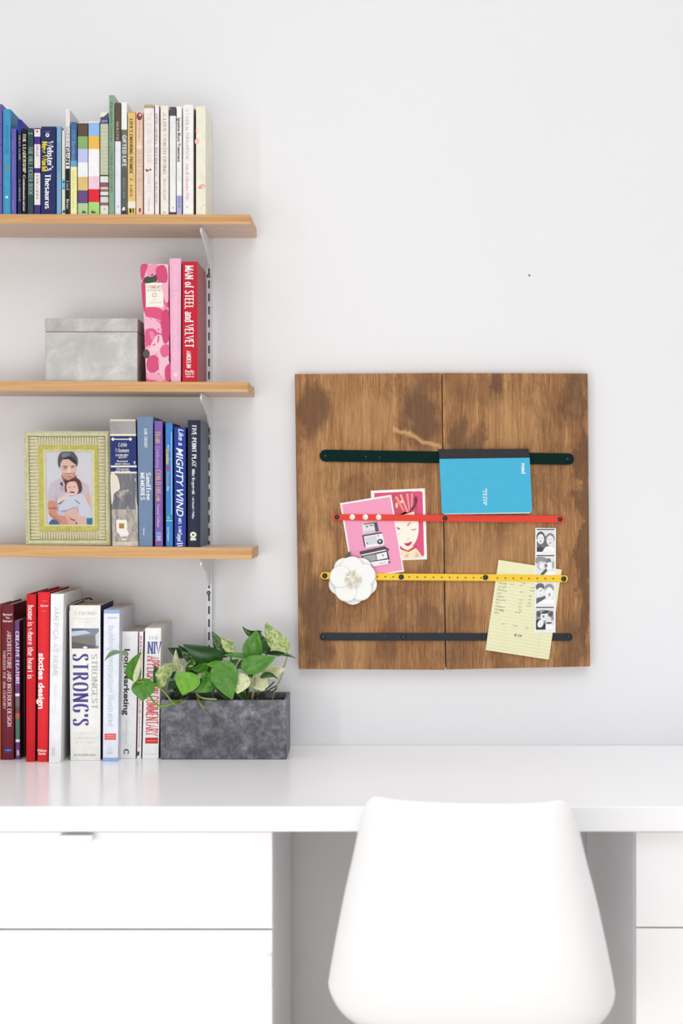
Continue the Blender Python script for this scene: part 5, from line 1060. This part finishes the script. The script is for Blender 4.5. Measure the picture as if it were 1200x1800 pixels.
b4('pale blue white book with sky blue bands at head and foot', (182, 210.4, 1072, 207.4, 180.4, 1338), (232, 236, 246), 0.17, side=(206, 208, 218), bands=[(1072, 1078.5, (152, 182, 228)), (1332, 1338, (152, 182, 228))], pages=(206, 196, 190), texts=[('h', 'author_name', 'CHING', (187.5, 205, 1086, 3), (190, 180, 196), 'heavy'), ('v', 'title', 'building construction illustrated', (195.5, 1100, 1277, 10), (172, 182, 204), 'thin'), ('p', 'edition_label', [((226, 92, 96), R4(184.5, 1289.5, 204.5, 1300.5), False), ((240, 170, 170), R4(187, 1292.5, 202, 1293.8), False), ((240, 170, 170), R4(187, 1296, 202, 1297.3), False), ((196, 206, 222), ell(194, 1317, 3, 3.6), False), ((238, 240, 248), ell(194, 1317, 1.8, 2.2), False)]), ('h', 'publisher', 'WILEY', (189, 199, 1323.6, 2.4), (180, 190, 206), 'heavy')])
b4('white paperback with heavy black title behind the trailing leaves', (214.2, 243, 1110, 238.6, 211, 1333.4), (238, 238, 239), 0.14, pages=(190, 174, 164), texts=[('v', 'title', 'Icon Marketing', (222.5, 1140, 1257, 9.6), (50, 48, 54), 'heavy'), ('v', 'author_name', 'SCHMITT AND AAKER', (222.8, 1266, 1308, 2.6), (170, 168, 170), 'thin'), ('h', 'mark', 'ii', (226, 229.5, 1122, 2.6), (200, 200, 200), 'thin'), ('v', 'publisher', 'C', (223.6, 1317, 1326, 8), (44, 44, 48), 'black')])
b4('thin white booklet with red and grey small type', (244, 252.4, 1110.5, 248.2, 240, 1333.4), (240, 240, 240), 0.135, side=(150, 60, 72), texts=[('v', 'title', 'RELIGION OF PEACE', (246, 1117, 1255, 2.8), (206, 120, 124), 'heavy'), ('p', 'rule', [((160, 90, 100), R4(242.4, 1112, 243, 1330), False)]), ('v', 'author_name', 'How the Mind Works Today', (246, 1258, 1314, 2.2), (200, 130, 130), 'heavy'), ('p', 'emblem', [((20, 90, 60), R4(243.2, 1321, 246.6, 1324.4), False), ((40, 40, 44), R4(243, 1324.4, 246.4, 1328), False)])])
b4('white commentary with blue and red condensed capitals next to the planter', (254.6, 283.6, 1104, 278.6, 249.6, 1334), (242, 242, 242), 0.15, side=(208, 206, 204), texts=[('h', 'title', 'THE', (258, 278, 1121.5, 5.4), (196, 196, 204), 'serif'), ('h', 'title', 'NIV', (258, 281, 1138.5, 21), (88, 90, 158), 'bold'), ('v', 'title', 'APPLICATION COMMENTARY', (268, 1154, 1293, 20.5), (214, 92, 92), 'bold'), ('p', 'label', [((206, 52, 58), R4(257, 1296.5, 279.4, 1307), False), ((234, 120, 110), R4(259, 1301, 277, 1303), False), ((214, 214, 214), R4(256, 1325, 277, 1326), False)])])

# ------------------------------------------------------------------ planter and pothos
def planter():
    d0 = dpt(1335); d1 = dpt(1316)
    a, b = P(281.8, 1335, d0), P(503.8, 1335, d0); zt = P(0, 1230.5, d0).z; t = 0.006
    root = thing('planter', ((a.x + b.x) / 2, -(d0 + d1) / 2, ZD), 'dark grey weathered metal trough planter on the desk', 'planter')
    n = Nodes('zinc_patina', 0.45, 0.35, 0.1)
    p = n.noise(n.map((1, 1, 1), (1, 2, 3)), 38, 9, 0.74, 0.25); q = n.noise(n.map((1, 1, 1), (4, 2, 7)), 190, 6, 0.75); r = n.noise(n.map((1, 1, 1), (9, 1, 3)), 8, 3)
    c = n.ramp(p, [(0.3, (52, 52, 57)), (0.46, (90, 90, 97)), (0.58, (130, 130, 138)), (0.7, (168, 168, 175))])
    c = n.mix(n.ramp(r, [(0.45, 0.0), (0.7, 0.55)]), c, (70, 70, 76)); c = n.mix(n.ramp(q, [(0.58, 0.0), (0.68, 0.7)]), c, (50, 50, 55)); n.color(c).bump(p, 0.25, 0.001)
    bm = bmesh.new(); z0 = ZD + 0.0004
    o = [(a.x, -d0), (b.x, -d0), (b.x, -d1), (a.x, -d1)]; i = [(a.x + t, -d0 + t), (b.x - t, -d0 + t), (b.x - t, -d1 - t), (a.x + t, -d1 - t)]
    vo = [bm.verts.new((x, y, z0)) for x, y in o]; vt = [bm.verts.new((x, y, zt)) for x, y in o]; vi = [bm.verts.new((x, y, zt)) for x, y in i]; vb = [bm.verts.new((x, y, z0 + t)) for x, y in i]
    bm.faces.new(vo[::-1])
    for k in range(4):
        for A, B in ((vo, vt), (vt, vi), (vi, vb)): bm.faces.new((A[k], A[(k + 1) % 4], B[(k + 1) % 4], B[k]))
    bm.faces.new(vb)
    obj('trough', bm, n.m, root, loc=((a.x + b.x) / 2, -d0, ZD), bevel=0.0014)
    bm = bmesh.new(); zs = zt - 0.012; r_ = random.Random(2); N = 26; M = 10; g = []
    for k in range(N + 1):
        g.append([bm.verts.new((a.x + t + .0005 + (b.x - a.x - 2 * t - .001) * k / N, -d0 + t + .0005 + (d0 - d1 - 2 * t - .001) * j / M, zs + r_.uniform(-.003, .004))) for j in range(M + 1)])
    for k in range(N):
        for j in range(M): bm.faces.new((g[k][j], g[k + 1][j], g[k + 1][j + 1], g[k][j + 1]))
    ns = Nodes('potting_soil', 0.95, 0.1); ns.color(ns.ramp(ns.noise(ns.map(), 300, 4, .7), [(0.35, (30, 24, 22)), (0.68, (70, 58, 50)), (0.76, (150, 140, 128))]))
    obj('soil', bm, ns.m, root)
    return zs
ZS = planter()
pl = thing('pothos_plant', (P(395, 1240, .10).x, -.10, ZS), 'trailing green and cream variegated pothos growing in the grey planter', 'plant')
LM = {
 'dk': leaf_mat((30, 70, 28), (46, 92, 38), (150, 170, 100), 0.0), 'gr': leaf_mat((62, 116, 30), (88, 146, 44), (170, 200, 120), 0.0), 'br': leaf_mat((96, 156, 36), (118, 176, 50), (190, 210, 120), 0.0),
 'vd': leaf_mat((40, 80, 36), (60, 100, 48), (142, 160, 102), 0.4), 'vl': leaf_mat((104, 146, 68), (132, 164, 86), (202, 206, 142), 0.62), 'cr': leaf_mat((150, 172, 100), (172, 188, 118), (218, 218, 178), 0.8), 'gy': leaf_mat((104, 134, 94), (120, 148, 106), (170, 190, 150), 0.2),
}
SHP = [(0, .0), (.03, .34), (.08, .62), (.16, .86), (.27, 1.0), (.4, .98), (.55, .82), (.7, .58), (.83, .34), (.93, .14), (1.0, 0.0)]
def width(t):
    for (a, x), (b, y) in zip(SHP, SHP[1:]):
        if t <= b: return x + (y - x) * (t - a) / (b - a)
    return 0
def leaf(base, tip, W, kind, d0, d1, roll=0, fold=0.25, bend=0.0, arch=0.0, heart=0.16, twist=0):
    """base/tip px with distances d0,d1 from the wall; W half width px; roll turns the blade about its midrib, bend curls it sideways, arch lifts the middle"""
    A = P(*base, d0); B = P(*tip, d1); ax = B - A; Ln = ax.length; a = ax.normalized()
    view = Vector((0, -1, 0)); n = (view - a * view.dot(a)).normalized(); s = a.cross(n).normalized()
    wv = W * (DC - d0) / FP; NT, NU = 14, 8; bm = bmesh.new(); g = []
    for i in range(NT + 1):
        t = i / NT; row = []
        r = math.radians(roll + twist * t); n2 = n * math.cos(r) + s * math.sin(r); s2 = s * math.cos(r) - n * math.sin(r)
        c = A + ax * t + s * (bend * Ln * 4 * t * (1 - t)) + n * (arch * Ln * 4 * t * (1 - t))
        for j in range(NU + 1):
            u = 2 * j / NU - 1; ww = wv * width(t)
            p = c + s2 * (u * ww) + n2 * (fold * abs(u) * ww + 0.06 * ww * math.sin(u * 5 + t * 7)) - a * (heart * Ln * abs(u) ** 1.4 * max(0, 1 - t * 2.2) ** 1.5)
            row.append(bm.verts.new(p))
        g.append(row)
    for i in range(NT):
        for j in range(NU): bm.faces.new((g[i][j], g[i][j + 1], g[i + 1][j + 1], g[i + 1][j])).smooth = True
    bmesh.ops.remove_doubles(bm, verts=bm.verts[:], dist=1e-6)
    o = obj('leaf', bm, LM[kind], pl, smooth=True, loc=A)
    md = o.modifiers.new('thickness', 'SOLIDIFY'); md.thickness = 0.0005
    md = o.modifiers.new('round', 'SUBSURF'); md.levels = 1; md.render_levels = 1
    return o
def vine(pts, r, rgb=(128, 160, 62), name='stem'):
    q = smooth_pts([P(*p) for p in pts], 5, closed=False)
    bm = bmesh.new(); tube(bm, q, r, 7); obj(name, bm, mat(rgb, 0.45, 0, 0.12), pl, smooth=True)
F = 0.168                                                        # just in front of the trough's face
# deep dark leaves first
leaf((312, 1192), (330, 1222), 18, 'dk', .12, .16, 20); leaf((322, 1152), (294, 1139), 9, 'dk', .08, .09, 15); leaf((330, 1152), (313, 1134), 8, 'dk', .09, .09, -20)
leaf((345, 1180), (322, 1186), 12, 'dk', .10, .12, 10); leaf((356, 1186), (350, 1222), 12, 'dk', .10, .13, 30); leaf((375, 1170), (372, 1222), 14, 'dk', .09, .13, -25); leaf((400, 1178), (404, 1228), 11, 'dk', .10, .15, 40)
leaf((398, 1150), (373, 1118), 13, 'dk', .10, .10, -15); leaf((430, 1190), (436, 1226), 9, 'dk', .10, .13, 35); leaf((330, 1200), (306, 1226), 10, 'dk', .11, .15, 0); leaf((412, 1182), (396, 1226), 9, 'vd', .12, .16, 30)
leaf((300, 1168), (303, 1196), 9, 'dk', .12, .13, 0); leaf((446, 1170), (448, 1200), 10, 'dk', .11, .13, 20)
# upper right group
leaf((505, 1142), (466, 1091), 16.5, 'vl', .12, .10, 10, .12, bend=-.10, heart=.08); leaf((470, 1144), (453, 1106), 12.5, 'vd', .11, .12, 18, .15, bend=-.12); leaf((460, 1110), (425, 1100), 8.5, 'vd', .12, .13, -28, .2, bend=-.22, heart=.02)
leaf((442, 1158), (451, 1106), 19, 'gr', .13, .14, -12, .22, heart=.10); leaf((438, 1158), (389, 1153), 5.5, 'gr', .13, .13, 35, .6, bend=.06, heart=0)
leaf((466, 1148), (518, 1157), 6, 'dk', .12, .13, 40, .3, bend=-.09, heart=0)
leaf((428, 1172), (486, 1154), 17, 'gr', .155, .17, -8, .22, bend=.04, heart=.12)
leaf((436, 1166), (414, 1178), 8, 'dk', .14, .15, 20, .3, bend=.12)
leaf((460, 1186), (503, 1175), 13, 'cr', .13, .13, 10, .15); leaf((456, 1191), (490, 1195), 6.5, 'dk', .15, .155, 30, .3, bend=-.24, heart=0)
leaf((449, 1189), (472, 1216), 16, 'cr', .135, .15, 0, .12); leaf((424, 1190), (417, 1220), 18.5, 'cr', .165, .178, 0, .16, heart=.26)
# upper left-centre group
leaf((405, 1146), (372, 1108), 11, 'vd', .11, .11, 16, .15, bend=-.10, heart=.1); leaf((408, 1142), (388, 1120), 11, 'vl', .12, .12, -8, .2)
leaf((390, 1160), (320, 1132), 20, 'dk', .125, .135, -14, .12, bend=-.04, heart=.05)
leaf((387, 1166), (362, 1167), 7, 'br', .13, .14, 20, .4, bend=-.10); leaf((363, 1169), (335, 1176), 9.5, 'gr', .13, .14, -15, .2, bend=-.12); leaf((346, 1168), (317, 1144), 9, 'vd', .11, .12, 10, .3)
leaf((341, 1164), (325, 1172), 6, 'cr', .12, .125, 10, .3); leaf((356, 1186), (338, 1192), 5, 'cr', .14, .15, -10, .3); leaf((313, 1186), (309, 1140), 8.5, 'cr', .125, .13, -25, .5, heart=.03); leaf((318, 1186), (314, 1164), 7, 'cr', .13, .13, 25, .4); leaf((303, 1167), (288, 1165), 5, 'cr', .13, .13, 20, .4, bend=-.3, heart=0)
leaf((352, 1178), (334, 1150), 9, 'vd', .115, .12, -30, .3); leaf((330, 1178), (340, 1156), 7, 'gr', .12, .13, 25, .3); leaf((398, 1172), (420, 1158), 8, 'gr', .12, .13, 15, .3); leaf((308, 1200), (294, 1214), 8, 'dk', .13, .15, 20, .3); leaf((446, 1178), (462, 1164), 9, 'gr', .12, .13, -20, .3)
leaf((300, 1172), (292, 1196), 8, 'vl', .14, .15, 15, .3); leaf((415, 1205), (428, 1232), 8, 'vd', .13, .155, 20, .3); leaf((386, 1205), (400, 1232), 9, 'dk', .13, .16, -15, .3)
# front leaves
leaf((388, 1166), (408, 1231), 25, 'gr', .165, .182, -6, .2, heart=.10); leaf((334, 1186), (321, 1223), 23.5, 'br', .172, .19, 8, .22, heart=.14); leaf((368, 1184), (340, 1217), 14, 'gr', .16, .178, -18, .3, bend=-.22, heart=.06)
leaf((360, 1183), (372, 1208), 10, 'gr', .165, .17, 18, .3)
# trailing leaves before the books (books' spines stand at about .185)
leaf((281, 1207), (289, 1166), 14, 'vl', .195, .20, -20, .4, heart=.05); leaf((280, 1207), (271, 1168), 10, 'dk', .192, .196, 30, .3, heart=.05)
leaf((238, 1198), (249, 1145), 15, 'gr', .215, .22, 28, .28, bend=-.18, heart=.04); leaf((236, 1199), (249, 1147), 6.5, 'cr', .222, .224, -28, .25, bend=.02, heart=.02)
leaf((253, 1201), (251, 1233), 21.5, 'gr', .21, .225, 4, .14, heart=.32)
leaf((213, 1146), (183, 1163), 5, 'gy', .225, .235, 30, .35, bend=.16, heart=0); leaf((213, 1146), (227, 1150), 4.5, 'gy', .225, .222, -20, .3, heart=0)
vine([(320, 1229, .15), (302, 1237.5, .185), (281, 1241.5, .20), (266, 1228, .207), (254, 1204, .21)], 0.0023); vine([(330, 1226, .13), (308, 1238, .18), (293, 1222, .19), (281, 1209, .195), (268, 1200, .20), (240, 1199, .215)], 0.0017)
vine([(236, 1199, .215), (220, 1180, .218), (216, 1160, .222), (214, 1146, .225)], 0.0010, (150, 170, 110))
vine([(345, 1219, .15), (356, 1227, .165), (381, 1229, .165)], 0.0017, (150, 172, 90)); vine([(347, 1222, .14), (351, 1236, .172), (359, 1245, .176)], 0.0018, (130, 150, 70))
vine([(359, 1245, .176), (367, 1254, .174), (376, 1268, .173), (374, 1278, .173), (380, 1276, .174)], [0.0013] * 21, (112, 84, 66), 'dry_tip')
vine([(504, 1141, .12), (504, 1156, .12), (499, 1172, .115), (494, 1190, .11), (484, 1212, .11), (476, 1240, .11)], 0.0014, (150, 168, 104)); vine([(486, 1154, .155), (508, 1150, .14), (519, 1157.5, .14)], 0.0008, (110, 130, 80))
vine([(442, 1156, .13), (438, 1180, .13), (436, 1210, .12), (434, 1244, .11)], 0.0020); vine([(449, 1192, .135), (446, 1212, .14), (440, 1244, .12)], 0.0024, (160, 172, 104)); vine([(424, 1190, .16), (430, 1212, .14), (430, 1244, .11)], 0.0016); vine([(388, 1166, .15), (392, 1200, .13), (395, 1244, .10)], 0.0019); vine([(334, 1186, .16), (342, 1210, .13), (350, 1244, .10)], 0.0019)
vine([(405, 1146, .10), (408, 1190, .09), (410, 1244, .08)], 0.0017); vine([(313, 1186, .12), (318, 1215, .11), (330, 1244, .10)], 0.0016); vine([(470, 1144, .10), (458, 1190, .09), (450, 1244, .09)], 0.0017); vine([(368, 1184, .15), (372, 1214, .13), (378, 1244, .11)], 0.0016)
for q in ([(452, 1224, .14), (462, 1216, .145), (474, 1206, .15), (482, 1198, .15)], [(466, 1222, .15), (474, 1212, .15), (486, 1206, .15)], [(462, 1216, .145), (470, 1214, .15), (478, 1216, .15), (486, 1210, .15)]):
    vine(q, 0.0013, (52, 42, 34), 'dry_twig')
